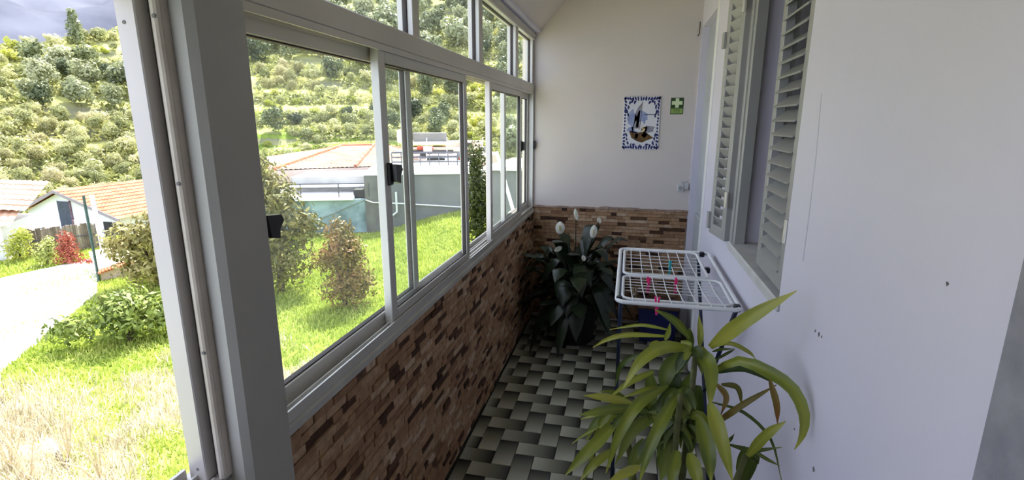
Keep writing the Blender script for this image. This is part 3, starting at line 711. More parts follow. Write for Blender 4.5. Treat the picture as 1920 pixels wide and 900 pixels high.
V = np.stack([P - t * s, P + b * s * .5, P + t * s, P - b * s * .5], 1).reshape(-1, 3); k = np.arange(n) * 4
F_LOW = leaf_mat('low_growth', [(0.2, L(112, 122, 78)), (0.5, L(156, 160, 100)), (0.8, L(196, 192, 132))], nscale=0.12, trans=0.3)  # undergrowth palette paled for haze across the valley
o = link('hillside_undergrowth', np_mesh('hillside_undergrowth', V, np.stack([k, k + 1, k + 2, k + 3], -1), F_LOW, np.repeat(rng.random(n), 4)))
o.parent = hill; o['kind'] = 'stuff'

# plants on the plot -----------------------------------------------------------
def plot_tree(px, py, h, R, blobs, m, n, ls, seed, name, lab, cat, flat=.4, stems=1, z=None, group=None):
    P = G(px, py, GZ if z is None else z)
    e = empty(name, (P[0], P[1], float(terrain(P[0], P[1])) if z is None else z), lab, cat, group)
    o = link('foliage', leaf_cloud(name + '_foliage', m, blobs, int(n * 2.6), ls * .68, seed, flat=flat, shell=.12), e)
    rd = random.Random(seed); t = MB()
    for i in range(stems):
        a = rd.uniform(0, 6.28); d = 0.18 * R * (stems > 1)
        t.tube([(0, 0, -0.05), (d * .5 * math.cos(a), d * .5 * math.sin(a), h * .3), (d * 2 * math.cos(a), d * 2 * math.sin(a), h * .75)], [.05 * h / 2.2, .035 * h / 2.2, .012], 7)
    t.build('trunk', BARK, e)
    return e
F_YEL = leaf_mat('yellow_olive_leaves', [(0.15, L(84, 88, 44)), (0.5, L(142, 134, 78)), (0.85, L(206, 190, 136))], nscale=2.5, trans=0.12)
F_RED = leaf_mat('russet_green_leaves', [(0.15, L(78, 84, 40)), (0.5, L(126, 104, 54)), (0.85, L(170, 110, 70))], nscale=2.2, trans=0.12)
F_GRN = leaf_mat('mid_green_leaves', [(0.15, L(98, 116, 52)), (0.5, L(142, 154, 78)), (0.85, L(186, 190, 116))], nscale=2.0, trans=0.12)
F_CRIM = leaf_mat('crimson_leaves', [(0.15, L(112, 46, 36)), (0.5, L(140, 62, 50)), (0.85, L(164, 92, 74))], nscale=3, trans=0.25)
F_DK2 = leaf_mat('deep_green_leaves', [(0.15, L(46, 56, 26)), (0.5, L(82, 92, 40)), (0.85, L(150, 150, 70))], nscale=3, trans=0.2)
plot_tree(528, 548, 3.7, 1.3, [((0, 0, 1.0), (1.05, 1.05, .9)), ((.1, 0, 2.0), (1.0, 1.0, .9)), ((-.3, .2, 2.9), (.75, .75, .7)), ((.75, .3, 1.9), (.5, .5, .4)), ((-.5, 0, 3.4), (.4, .4, .5)), ((.4, -.2, 2.7), (.5, .5, .4))], F_YEL, 1700, .135, 41, 'fruit_tree', 'yellow-olive broadleaf tree by the teal wall, taller than the russet shrub', 'tree', stems=3)
plot_tree(648, 578, 2.35, .85, [((.1, 0, .55), (.70, .70, .52)), ((.25, .1, .75), (.5, .5, .5)), ((-.28, 0, 1.25), (.55, .55, .40)), ((.22, 0, 1.4), (.45, .45, .42)), ((0, 0, 1.95), (.36, .36, .42)), ((.05, 0, 1.55), (.5, .5, .45))], F_RED, 2100, .085, 42, 'russet_shrub', 'russet and green dense conical shrub standing alone in the grass', 'shrub', stems=2)
plot_tree(300, 537, 2.4, 1.2, [((0, 0, .7), (1.0, 1.0, .65)), ((-.3, -.2, 1.4), (.85, .85, .6)), ((.3, .2, 1.8), (.7, .7, .6)), ((-.7, -.4, 1.2), (.45, .45, .4))], F_YEL, 1300, .13, 43, 'leafy_bush', 'tall leafy yellow-green bush beside the cream low roof', 'bush', stems=3)
plot_tree(245, 640, 1.35, 1.4, [((0, 0, .5), (.9, .9, .35)), ((-.75, -.6, .45), (.5, .45, .28)), ((.5, .5, .6), (.65, .6, .4)), ((.1, -.2, .85), (.55, .55, .35)), ((-.4, .4, .75), (.5, .5, .35)), ((.9, .7, .45), (.5, .5, .3))], F_GRN, 1300, .115, 44, 'sprawling_shrub', 'low sprawling green shrub in the grass near the white lane', 'shrub', stems=4)
plot_tree(898, 484, 3.6, .7, [((0, 0, .9), (.6, .6, .9)), ((.05, 0, 2.0), (.55, .55, .9)), ((-.05, 0, 3.0), (.38, .38, .7)), ((.2, 0, 1.4), (.55, .5, .6))], F_DK2, 1300, .12, 45, 'evergreen_shrub', 'tall dark evergreen shrub with yellowish blooms in front of the grey building', 'shrub', stems=2)
plot_tree(133, 497, 1.25, .5, [((0, 0, .25), (.42, .42, .25)), ((0, 0, .55), (.33, .33, .3)), ((0, 0, .9), (.25, .25, .3)), ((.5, .2, .1), (.4, .3, .14))], F_CRIM, 700, .07, 46, 'crimson_shrub', 'crimson pointed shrub in front of the reed fence', 'shrub')
plot_tree(40, 492, 1.1, .45, [((0, 0, .5), (.4, .4, .5)), ((.1, .1, .9), (.3, .3, .3))], F_LIME, 380, .09, 47, 'yard_shrub', 'yellow-green shrub by the left end of the reed fence', 'shrub', stems=2)
plot_tree(90, 498, .9, .4, [((0, 0, .45), (.35, .35, .4)), ((.1, .1, .75), (.22, .22, .25))], F_GRN, 320, .08, 48, 'garden_shrub', 'thin green shrub between the crimson shrub and the yellow-green one', 'shrub', stems=2)

# ================================================================== buildings across the plot
def local_frame(p0, p1):
    """box helper in a frame with u along p0->p1 and v pointing away from the porch"""
    p0 = np.array(p0, float); d = np.array(p1, float) - p0; d[2] = 0; Ln = np.linalg.norm(d); d /= Ln; v = np.array([-d[1], d[0], 0])
    if np.dot(v[:2], p0[:2]) < 0: v = -v
    M = Matrix(((d[0], v[0], 0, p0[0]), (d[1], v[1], 0, p0[1]), (0, 0, 1, 0), (0, 0, 0, 1)))
    return M, Ln
WHITEWASH = mat('whitewash', (0.82, 0.82, 0.84, 1), (0.76, 0.76, 0.79, 1), scale=0.8, rough=0.85)
LILAC = mat('pale_render', L(226, 224, 236), L(214, 212, 226), scale=0.6, rough=0.85)
TILE = mat('clay_roof_tile', L(192, 122, 92), L(170, 92, 66), scale=1.8, rough=0.8, detail=6)
TILE2 = mat('weathered_roof_tile', L(212, 184, 160), L(190, 146, 118), scale=1.2, rough=0.85, detail=6)
CONC = mat('grey_concrete', L(124, 126, 128), L(104, 106, 110), scale=0.8, rough=0.9, detail=7)
TEAL = mat('weathered_teal_render', L(158, 184, 192), L(92, 112, 118), scale=0.9, rough=0.85, detail=8, lo=0.40, hi=0.60)
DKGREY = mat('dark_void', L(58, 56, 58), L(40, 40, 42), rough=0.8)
NAVY = mat('navy_door', L(52, 62, 92), L(40, 48, 72), rough=0.5)
PURP = mat('purple_post', L(118, 88, 108), L(100, 74, 92), rough=0.7)
BRICKR = mat('red_block', L(190, 86, 62), L(160, 66, 48), scale=3, rough=0.85)
IRON = mat('rail_iron', L(92, 92, 100), L(76, 76, 84), rough=0.6)
CREAM = mat('cream_slab', L(240, 226, 196), L(228, 208, 176), scale=1.5, rough=0.85)
PINKC = mat('pinkish_render', L(222, 200, 190), L(206, 180, 168), scale=1, rough=0.85)
def tiled_slope(name, a, b, c, d, m, par, pitch=0.22, amp=0.035):
    """roof plane: eave a->b, top d->c; ribs run up the slope, courses step along it"""
    a, b, c, d = [np.array(q, float) for q in (a, b, c, d)]; W = max(np.linalg.norm(b - a), np.linalg.norm(c - d)); H = np.linalg.norm(d - a)
    nu, nv = max(4, int(W / pitch * 4)), max(2, int(H / 0.38)); nr = np.cross(b - a, d - a); nr /= np.linalg.norm(nr); nr = nr if nr[2] > 0 else -nr
    vs_ = []; 
    for j in range(nv):
        for e in (0.0, 1.0):
            t = (j + e) / nv
            for i in range(nu + 1):
                s_ = i / nu; p = (a * (1 - s_) + b * s_) * (1 - t) + (d * (1 - s_) + c * s_) * t
                vs_.append(p + nr * (amp * abs(math.sin(math.pi * s_ * W / pitch)) + 0.03 * (1 - e)))
    k = nu + 1; fs = [(r * k + i, r * k + i + 1, (r + 1) * k + i + 1, (r + 1) * k + i) for r in range(2 * nv - 1) for i in range(nu)]
    return MB().add(vs_, fs).build(name, m, par)
def railing(par, p0, p1, z0, z1, n, m, rails=(0.0, 1.0), r=0.018):
    p0, p1 = np.array(p0, float), np.array(p1, float)
    for i in range(n + 1):
        q = p0 + (p1 - p0) * i / n; MB().tube([(q[0], q[1], z0), (q[0], q[1], z1)], r, 5).build('baluster', m, par)
    for t in rails:
        z = z0 + (z1 - z0) * t; MB().tube([(p0[0], p0[1], z), (p1[0], p1[1], z)], r * 1.5, 5).build('handrail', m, par)

# gabled house -------------------------------------------------------------
h1 = empty('gabled_house', (0, 0, 0), 'white gabled house with clay tile roof and dark blue door', 'house')
FY, BY = 21.5, 31.0; AX, AZ = -30.2, -2.05; LX, LZ = -32.8, -3.15; RX, RZ = -26.4, -3.35; GB = -7.2
MB().poly_prism([(LX, FY, GB), (RX, FY, GB), (RX, FY, RZ), (AX, FY, AZ), (LX, FY, LZ)], (0, BY - FY, 0)).build('wall', LILAC, h1)
ex = 0.35
def eave(x0, z0, x1, z1, e): k = 1 + e / math.hypot(x1 - x0, z1 - z0); return x0 + (x1 - x0) * k, z0 + (z1 - z0) * k
lx, lz = eave(AX, AZ, LX, LZ, .35); rx, rz = eave(AX, AZ, RX, RZ, .35)
tiled_slope('roof', (rx, FY - ex, rz + .1), (rx, BY, rz + .1), (AX, BY, AZ + .14), (AX, FY - ex, AZ + .14), TILE, h1)
tiled_slope('roof', (lx, FY - ex, lz + .1), (lx, BY, lz + .1), (AX, BY, AZ + .14), (AX, FY - ex, AZ + .14), TILE, h1)
VERGE = mat('verge_board', L(150, 138, 150), L(138, 126, 138), rough=0.7)
for x, z in ((lx, lz), (rx, rz)):
    MB().poly_prism([(x, FY - ex - .03, z - .06), (AX, FY - ex - .03, AZ - .03), (AX, FY - ex - .03, AZ + .14), (x, FY - ex - .03, z + .12)], (0, .06, 0)).build('verge_board', VERGE, h1)
dd = MB().cbox(-30.52, -29.68, FY - .05, FY + .02, -4.65, -2.58, .01).build('door', NAVY, h1)
MB().cbox(-30.58, -30.52, FY - .07, FY, -4.65, -2.52, .01).build('door_frame', WHITEWASH, dd); MB().cbox(-29.68, -29.6, FY - .07, FY, -4.65, -2.52, .01).build('door_frame', PURP, dd)
MB().cbox(-33.2, -25.4, FY - 1.3, FY, -4.85, -4.65, .02).build('balcony_slab', WHITEWASH, h1)
railing(h1, (-33.1, FY - 1.25, 0), (-28.0, FY - 1.25, 0), -4.65, -3.85, 26, IRON)
railing(h1, (-27.7, FY - 1.25, 0), (-25.5, FY - 1.25, 0), -4.65, -3.85, 12, IRON)
MB().cbox(-28.0, -27.85, FY - 1.3, FY - 1.1, -4.65, -3.3, .01).build('balcony_post', PURP, h1); MB().cbox(-27.85, -27.6, FY - 1.3, FY - 1.1, -4.65, -3.3, .01).build('balcony_post', WHITEWASH, h1)
for x in (-27.3, -26.6): 
    g_ = MB().cbox(x - .3, x + .3, FY - .03, FY + .02, -4.5, -3.6, .01).build('window', DKGREY, h1)
MB().cbox(-26.6, -26.5, FY - .12, FY, -7.0, -3.35, .01).build('downpipe', WHITEWASH, h1)
MB().cbox(-27.6, -26.9, 26.2, 26.9, -3.3, -1.75, .02).build('chimney', WHITEWASH, h1)
MB().cbox(-26.2, -24.6, 23.4, 24.6, -7.2, -3.35, .02).build('annex', WHITEWASH, h1); 
for i in range(3): MB().cbox(-26.1 + i * .33, -25.8 + i * .33, 23.2, 23.4, -3.9 + .0, -3.62, .01).build('brick', BRICKR, h1)
# low house at the left edge
h2 = empty('tiled_outbuilding', (0, 0, 0), 'white outbuilding with low tiled roof at the end of the reed fence', 'house')
MB().poly_prism([(-20.35, 12.45, -3.3), (-23.2, 10.4, -3.3), (-23.2, 10.4, -1.6), (-20.35, 12.45, -1.75)], (-1.6, 2.2, 0)).build('wall', WHITEWASH, h2)
tiled_slope('roof', (-20.0, 12.5, -1.78), (-23.2, 10.2, -1.6), (-24.5, 12.2, -.95), (-21.3, 14.0, -1.1), TILE2, h2)
tiled_slope('roof', (-20.3, 13.2, -1.40), (-23.2, 11.6, -1.0), (-24.4, 14.2, -.45), (-21.8, 15.2, -.6), TILE2, h2)
# reed fence, boundary wall, low cream roof, pole
rfe = empty('reed_fence', (-19.9, 13.4, -3.1), 'grey-brown reed screen fence beyond the white lane', 'fence')
REED = ramp_mat('dry_reed', [(0.0, L(104, 92, 82)), (0.5, L(132, 120, 108)), (1.0, L(154, 142, 130))], 'random', rough=0.9, nscale=6)
p0, p1 = np.array([-20.25, 12.95]), np.array([-19.1, 14.6]); nrd = 30
for i in range(nrd):
    q = p0 + (p1 - p0) * (i + .5) / nrd; rr_ = random.Random(i)
    part(MB().tube([(q[0], q[1], -3.15), (q[0] + rr_.uniform(-.01, .01), q[1], -2.0 + rr_.uniform(-.05, .05))], .036, 5), 'reed', REED, rfe)
part(MB().tube([(p0[0], p0[1] - .05, -2.4), (p1[0], p1[1] - .05, -2.4)], .02, 5), 'wire', IRON, rfe)
ter = MB().box(-21.0, -18.6, 12.0, 15.0, -3.4, -3.0).build('yard_paving', mat('yard_paving', L(206, 204, 196), L(176, 174, 160), scale=2, rough=0.9)); tag(ter, 'pale paved yard strip between the reed fence and the white lane', 'paving', kind='structure')
lq = [G(182, 548, -2.92), G(-60, 738, -2.92), G(-160, 560, -2.92), G(-20, 526, -2.92), G(182, 482, -2.92)]
ln = MB().poly_prism([tuple(v) for v in lq], (0, 0, -.3)).build('lane', WHITEWASH); tag(ln, 'sunlit whitewashed concrete lane along the grassy plot', 'lane', kind='structure')
lr = empty('low_roof', (-15.3, 12.2, -3.0), 'low cream sloping roof slab with a tiled edge beside the leafy bush', 'roof')
q = [PD(166, 472, 20.5), PD(240, 456, 21.0), PD(252, 486, 19.2), PD(184, 508, 18.8)]
part(MB().poly_prism([tuple(v) for v in q], (0, 0, -.08)), 'slab', CREAM, lr)
e0, e1 = np.array(q[3]), np.array(q[2])
for i in range(12):
    s_ = e0 + (e1 - e0) * (i + .5) / 12; part(MB().tube([(s_[0], s_[1], s_[2] + .01), (s_[0] + .08, s_[1] - .08, s_[2] - .06)], .045, 6), 'edge_tile', TILE, lr)
part(MB().poly_prism([(e0[0], e0[1] + .05, e0[2] - .08), (e1[0], e1[1] + .05, e1[2] - .08), (e1[0], e1[1] + .05, GZ - .2), (e0[0], e0[1] + .05, GZ - .2)], (-.1, .15, 0)), 'wall', PINKC, lr)
pg = MB().tube([(-15.0, 11.25, -3.0), (-15.05, 11.3, -0.4)], .035, 8).build('green_pole', mat('green_paint', L(52, 78, 72), L(44, 66, 62), rough=0.5)); tag(pg, 'thin dark green metal pole at the end of the white lane', 'pole')
pw = MB().tube([(-16.0, 12.3, -3.0), (-16.05, 12.3, -0.55)], .06, 8).build('white_post', WHITEWASH); tag(pw, 'white post standing beside the green pole', 'post')

# grey building with teal side wall -------------------------------------------
C0, C1 = G(690, 440, GZ), G(880, 325, -0.48)
M1, LN = local_frame(C0, (C1[0], C1[1], 0))
b1 = empty('grey_building', (0, 0, 0), 'flat-roofed grey concrete building with a railed terrace', 'building')
MB().box(0, LN + .6, 0, 7, -3.3, -0.50, M1).build('wall', CONC, b1)
MB().box(-.06, LN + .7, -.06, 7, -0.50, -0.42, M1).build('roof_deck', WHITEWASH, b1)
MB().box(-.02, .75, -.05, 0.02, -3.3, -0.50, M1).build('corner_pier', mat('pier_concrete', L(112, 112, 110), L(92, 92, 92), scale=1.5, rough=0.9), b1)
pv = lambda u, v, z: tuple(M1 @ Vector((u, v, z)))
pts = [pv(0.0, -.09, -1.5), pv(.3, -.09, -1.62), pv(1.6, -.09, -1.7), pv(LN, -.06, -1.95)]
MB().tube(pts, .03, 6).build('pipe', WHITEWASH, b1)
MB().tube([pv(1.25, -.08, -1.2), pv(1.25, -.08, -2.05), pv(1.05, -.08, -2.2)], .045, 8).build('downpipe', WHITEWASH, b1)
railing(b1, pv(.9, 3.6, 0), pv(LN + .6, 3.6, 0), -.42, .22, 9, IRON, rails=(.3, .65, 1.0), r=.028)
b2 = empty('teal_building', (0, 0, 0), 'weathered teal rendered wall under a white flat slab roof', 'building')
M2, LN2 = local_frame((-15.2, 17.6, 0), (C0[0] - .05, C0[1] + .12, 0))
MB().box(0, LN2, 0.0, 3, -3.3, -1.5, M2).build('wall', TEAL, b2)
MB().box(0, LN2, -.04, 0.02, -3.3, -2.92, M2).build('plinth', mat('plinth_red', L(120, 72, 66), L(96, 56, 52), scale=3, rough=0.9), b2)
MB().box(.5, LN2 - .5, -.25, 3.2, -1.5, -1.38, M2).build('roof_slab', WHITEWASH, b2)
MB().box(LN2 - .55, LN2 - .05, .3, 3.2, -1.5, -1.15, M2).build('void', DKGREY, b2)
MB().box(1.4, LN2 - .2, 1.8, 5.0, -1.45, -.72, M2).build('wall', mat('upper_wall', L(176, 174, 172), L(150, 148, 148), scale=1, rough=0.9), b2)
MB().box(1.3, LN2, 1.2, 3.0, -1.12, -1.06, M2).build('canopy', WHITEWASH, b2)
pq = lambda u, v, z: tuple(M2 @ Vector((u, v, z)))
MB().tube([pq(1.2, -.03, -2.95), pq(2.8, -.03, -2.35), pq(LN2, -.03, -1.5)], .022, 6).build('pipe', mat('grey_hose', L(150, 160, 160), L(130, 140, 140), rough=0.5), b2)
for z in (-.98, -.82): MB().tube([pq(.6, -.2, z), pq(LN2, -.2, z)], .024, 5).build('handrail', IRON, b2)
for u in (.9, 2.3, 3.8, 5.0): MB().tube([pq(u, -.2, -1.38), pq(u, -.2, -.8)], .026, 5).build('rail_post', IRON, b2)
# house with hipped roof behind
b3 = empty('hip_roof_house', (0, 0, 0), 'house with pale sun-bleached hipped tile roof behind the teal wall', 'house')
E0, E1, E2, E3 = PD(512, 312, 27), PD(752, 314, 28), PD(840, 300, 40), PD(500, 296, 38)
zE = -.62
E0[2] = E1[2] = E2[2] = E3[2] = zE; R0, R1 = PD(642, 275, 33), PD(722, 273, 33.5); R0[2] = R1[2] = .24
tiled_slope('roof', E0, E1, R1, R0, TILE2, b3); tiled_slope('roof', E1, E2, R1, R1, TILE2, b3); tiled_slope('roof', E3, E0, R0, R0, TILE2, b3); tiled_slope('roof', E2, E3, R0, R1, TILE2, b3)
MB().poly_prism([tuple(v) for v in (E0, E1, E2, E3)], (0, 0, -4.5)).build('wall', PINKC, b3)
for i in range(7):
    t0 = (i + .0) / 7; t1 = (i + .92) / 7; s0, s1 = E0 * .38 + E1 * .62, R0 * .25 + R1 * .75
    a_, b_ = s0 + (s1 - s0) * t0, s0 + (s1 - s0) * t1
    MB().tube([a_ + np.array([0, -.05, .08]), b_ + np.array([0, -.05, .08])], .09, 6).build('ridge_tile', mat('old_ridge_tile', L(170, 112, 92), L(150, 92, 76), rough=0.85) if 'old_ridge_tile' not in MATS else MATS['old_ridge_tile'], b3)
MB().tube([R0 + np.array([0, 0, .05]), R1 + np.array([0, 0, .05])], .10, 6).build('ridge_tile', TILE, b3); MB().tube([E0 + np.array([0, 0, .08]), R0 + np.array([0, 0, .05])], .10, 6).build('ridge_tile', TILE, b3)
# clutter of roofs behind the terrace
b4 = empty('terrace_house', (0, 0, 0), 'pinkish block house with stepped flat roofs behind the railed terrace', 'house')
def pxbox(px0, px1, ytop, ybot, r, dep, m, name, par):
    a_, b_ = PD(px0, ybot, r), PD(px1, ybot, r); t_ = PD(px0, ytop, r)[2]; Mx, l_ = local_frame(a_, b_)
    return MB().box(0, l_, 0, dep, min(a_[2], b_[2]), t_, Mx).build(name, m, par)
pxbox(735, 935, 292, 330, 31, 4, PINKC, 'wall', b4); pxbox(770, 905, 278, 293, 33, 4, CREAM, 'wall', b4); pxbox(838, 905, 266, 280, 34, 3, PINKC, 'wall', b4)
pxbox(770, 850, 282, 285, 32.5, 1, DKGREY, 'roof_edge', b4); pxbox(760, 838, 268, 271, 34, 5, CREAM, 'roof_edge', b4); pxbox(775, 838, 250, 268, 36, 3, CONC, 'wall', b4)
for a_, b_, c_, d_ in ((800, 828, 292, 304), (746, 758, 294, 306), (862, 885, 268, 276)): pxbox(a_, b_, c_, d_, 30.6 if c_ > 280 else 33.6, .2, DKGREY, 'window', b4)
pxbox(782, 812, 275, 281, 32.6, .5, BRICKR, 'roof_tile', b4)
rd = random.Random(31)
for i in range(16):
    a_ = rd.uniform(738, 905); w_ = rd.uniform(8, 30); t_ = rd.choice((296, 300, 284, 288, 304)); r_ = {296: 30.4, 300: 30.2, 304: 30.0, 284: 32.2, 288: 32.0}[t_]
    pxbox(a_, a_ + w_, t_ - rd.uniform(3, 9), t_ + 2, r_, rd.uniform(.3, .8), rd.choice((PINKC, CONC, BRICKR, WHITEWASH, TILE2, DKGREY)), 'parapet_block', b4)
for a_ in (905, 838, 800): 
    q0, q1 = PD(a_, 300, 29.9), PD(a_, 258, 29.9); MB().tube([tuple(q0), tuple(q1)], .03, 6).build('mast', WHITEWASH, b4)
tk = PD(754, 268, 36); tko = MB().lathe([(0.01, 0), (.30, 0), (.32, .1), (.32, .75), (.22, .88), (.0, .9)], (0, 0, 0), 16).build('water_tank', WHITEWASH); tko.location = tk; tag(tko, 'white round water tank at the foot of the hillside', 'water tank')
# grey outbuilding beyond the far sashes
b5 = empty('outbuilding', (0, 0, 0), 'plain grey rendered outbuilding beyond the far end of the window', 'building')
MB().box(-3.75, -1.2, 13.5, 17, -3.3, .35).build('wall', mat('lavender_grey_render', L(150, 148, 158), L(132, 130, 140), scale=1, rough=0.9), b5) if False else MB().box(-3.75, -1.2, 13.5, 17, -3.3, .35).build('wall', CONC, b5)
MB().box(-3.85, -1.1, 13.4, 17.1, .35, .45).build('roof_slab', WHITEWASH, b5)
lp = MB().tube([tuple(PY(931, 285, 12.6)), tuple(PY(965, 405, 12.0))], .045, 8).build('leaning_pole', WHITEWASH); tag(lp, 'long white pole leaning against the grey outbuilding', 'pole')
PET = mat('white_petal', (0.85, 0.84, 0.78, 1), (0.8, 0.78, 0.68, 1), rough=0.6)
fs_ = plot_tree(945, 600, 3.2, .5, [((0, 0, 1.0), (.35, .35, .9)), ((.1, 0, 2.0), (.35, .35, .5))], F_DK2, 500, .09, 51, 'flowering_shrub', 'dark shrub with white trumpet blooms close outside the far sashes', 'shrub')
rd = random.Random(8)
for i in range(9):
    a_ = rd.uniform(0, 6.28); z_ = rd.uniform(1.2, 2.5)
    fo = MB().lathe([(.005, 0), (.02, .05), (.05, .11), (.085, .13)], (0, 0, 0), 9).build('bloom', PET, fs_); fo.location = (.36 * math.cos(a_), .36 * math.sin(a_), z_); fo.rotation_euler = (rd.uniform(1.2, 2.2), 0, a_ + 1.57)

# ================================================================== things on the porch
# clothes drying rack ---------------------------------------------------------
ZR = 0.93
RKW = mat('white_enamel', (0.80, 0.82, 0.85, 1), (0.74, 0.76, 0.80, 1), rough=0.35, spec=0.5)
RKB = mat('dark_blue_enamel', L(22, 36, 62), L(18, 30, 52), rough=0.4)
PLG = mat('dark_rack_joint', L(24, 28, 40), L(18, 22, 32), rough=0.4)
RX0, RX1, RY0, RYM, RY1 = -0.018, 0.432, 1.90, 2.275, 2.77
rk = empty('drying_rack', (0.2, 2.3, 0), 'white wire clothes drying rack on dark blue legs against the white wall', 'drying rack')
def rrect(x0, x1, y0, y1, z, r=0.035, n=5):
    out = []
    for cx, cy, a0 in ((x1 - r, y1 - r, 0), (x0 + r, y1 - r, 90), (x0 + r, y0 + r, 180), (x1 - r, y0 + r, 270)):
        for i in range(n + 1): t = math.radians(a0 + 90 * i / n); out.append((cx + r * math.cos(t), cy + r * math.sin(t), z))
    return out
part(MB().tube(rrect(RX0, RX1, RY0, RY1, ZR), .0085, 10, closed=True), 'outer_frame', RKW, rk, smooth=True)
def ubar(y0, y1, z): return rrect(RX0 + .016, RX1 - .03, y0, y1, z, .03)
part(MB().tube(rrect(RX0 + .022, RX1 - .06, RYM + .010, RY1 - .022, ZR), .0065, 8, closed=True), 'inner_frame', RKW, rk, smooth=True)
part(MB().tube(rrect(RX0 + .022, RX1 - .02, RY0 + .045, RYM - .012, ZR - .002), .0065, 8, closed=True), 'inner_frame', RKW, rk, smooth=True)
for i in range(8):
    x = RX0 + .055 + i * .047
    part(MB().tube([(x, RY1, ZR + .002), (x + .002, (RY1 + RYM) / 2, ZR - .006), (x + .004, RYM + .010, ZR)], .0022, 6), 'wire', RKW, rk)
    x2 = RX0 + .05 + i * .048
    part(MB().tube([(x2, RYM - .012, ZR), (x2 + .004, RYM - .15, ZR - .010), (x2 + .012, RY0, ZR + .002)], .0022, 6), 'wire', RKW, rk)
for i in range(6):
    y = RYM + .06 + i * .065; part(MB().tube([(RX0 + .022, y, ZR - .004), (RX1 - .06, y, ZR - .006)], .0018, 6), 'wire', RKW, rk)
for i in range(5):
    y = RYM - .05 - i * .040; part(MB().tube([(RX0 + .022, y, ZR - .006), (RX1 - .02, y, ZR - .010)], .0018, 6), 'wire', RKW, rk)
for a_, b_ in (((RX0 + .016, RY0 + .03), (RX0 + .016, 2.62)), ((RX1 - .012, RY0 + .03), (RX1 - .05, 2.55)), ((RX0 + .016, 2.70), (RX0 + .016, 2.02)), ((RX1 - .055, 2.70), (RX1 - .02, 2.02))):
    part(MB().tube([(a_[0], a_[1], ZR - .008), (b_[0], b_[1], .0085)], .0085, 10), 'leg', RKB, rk, smooth=True)
for y in (2.02, 2.62): part(MB().tube([(RX0 + .016, y, .0085), (RX1 - .03, y, .0085)], .0085, 10), 'foot_bar', RKB, rk, smooth=True)
for x, y in ((RX1 - .008, RY0 + .03), (RX1 - .03, RY1 - .03), (RX1 - .045, RYM + .16), (RX0 + .012, RY0 + .03)):
    part(MB().cbox(x - .014, x + .010, y - .014, y + .014, ZR - .014, ZR + .012, .004), 'joint', PLG, rk)
# pegs
def peg(px, py, z, colr, nm, lab, vertical=True, ang=0.0):
    P = G(px, py, z); e = empty(nm, (P[0], P[1], z), lab, 'clothes peg', None)
    for s_ in (-1, 1):
        m_ = MB(); m_.cbox(-.005, .005, s_ * .0015 - .003, s_ * .0015 + .003, -.044, .030, .001)
        o = m_.build('prong', colr, e); o.rotation_euler = (s_ * -.10, 0, 0); o.location = (0, s_ * .003, 0)
    MB().tube([(-.008, 0, 0), (.008, 0, 0)], .0045, 8).build('spring', ALU, e)
    e.rotation_euler = (0, 0, ang); return e
PNK = mat('pink_plastic', L(225, 40, 120), L(205, 30, 105), rough=0.4); TRQ = mat('turquoise_plastic', L(60, 180, 190), L(50, 160, 172), rough=0.4); WOOD = mat('peg_wood', L(140, 122, 98), L(112, 96, 76), scale=30, rough=0.7)
peg(1256, 500, ZR - .004, TRQ, 'clothes_peg', 'turquoise plastic peg clipped on the rack wires', ang=.2)
peg(1216, 532, ZR - .008, PNK, 'clothes_peg', 'pink plastic peg on the rack wires next to the wooden peg', ang=.5)
peg(1267, 534, ZR - .008, PNK, 'clothes_peg', 'pink plastic peg on the rack wires right below the turquoise peg', ang=.1)
peg(1232, 570, ZR + .0, PNK, 'clothes_peg', 'pink plastic peg clipped on the white front bar of the rack', ang=1.2)
peg(1190, 552, ZR - .010, WOOD, 'clothes_peg', 'weathered wooden peg hanging from a rack wire', ang=.9)
# navy storage box by the end wall
nb = empty('storage_box', (0.27, 3.80, 0), 'navy blue plastic storage box on the floor by the end wall', 'box')
NVP = mat('navy_plastic', L(28, 36, 92), L(22, 28, 76), rough=0.45)
m_ = MB(); w0, w1_, t_ = .125, .145, .006
def ringbox(m_, w, h0, h1): pass
for s_ in (-1, 1):
    m_.poly_prism([(s_ * w0, -.11, 0), (s_ * w0, .11, 0), (s_ * w1_, .13, .27), (s_ * w1_, -.13, .27)][::s_], (-s_ * t_, 0, 0)); m_.poly_prism([(-w0, s_ * .11, 0), (w0, s_ * .11, 0), (w1_, s_ * .13, .27), (-w1_, s_ * .13, .27)][::-s_], (0, -s_ * t_, 0))
m_.box(-w0, w0, -.11, .11, 0, .006); m_.build('body', NVP, nb)
m_ = MB(); m_.cbox(-.152, .152, -.136, .136, .262, .285, .006); m_.build('lid', mat('brown_lid', L(88, 66, 56), L(74, 54, 46), rough=0.6), nb)

# wall things on the end wall ---------------------------------------------------
tm_ = empty('tile_picture', (0.08, YF, 1.6), 'painted blue and white tile picture of a sailing boat on the end wall', 'tile picture')
GLZ = mat('white_glaze', (0.72, 0.72, 0.76, 1), (0.66, 0.67, 0.73, 1), scale=12, rough=0.2)
BLU = mat('cobalt_paint', L(40, 42, 92), L(58, 62, 120), scale=60, rough=0.25); PBL = mat('wash_blue', L(160, 170, 205), L(128, 140, 185), scale=18, rough=0.25)
GRYP = mat('wash_grey', L(150, 148, 160), L(120, 118, 132), scale=25, rough=0.25); BRN = mat('hull_brown', L(112, 84, 48), L(80, 58, 34), scale=40, rough=0.25); REDP = mat('paint_red', L(176, 44, 40), L(150, 36, 34), rough=0.25); YELP = mat('paint_cream', L(226, 212, 170), L(210, 190, 140), rough=0.25)
PX0_, PX1_, PZ0, PZ1 = -0.055, 0.213, 1.405, 1.795; TY = YF - 0.009
tw, thh = (PX1_ - PX0_) / 2, (PZ1 - PZ0) / 3
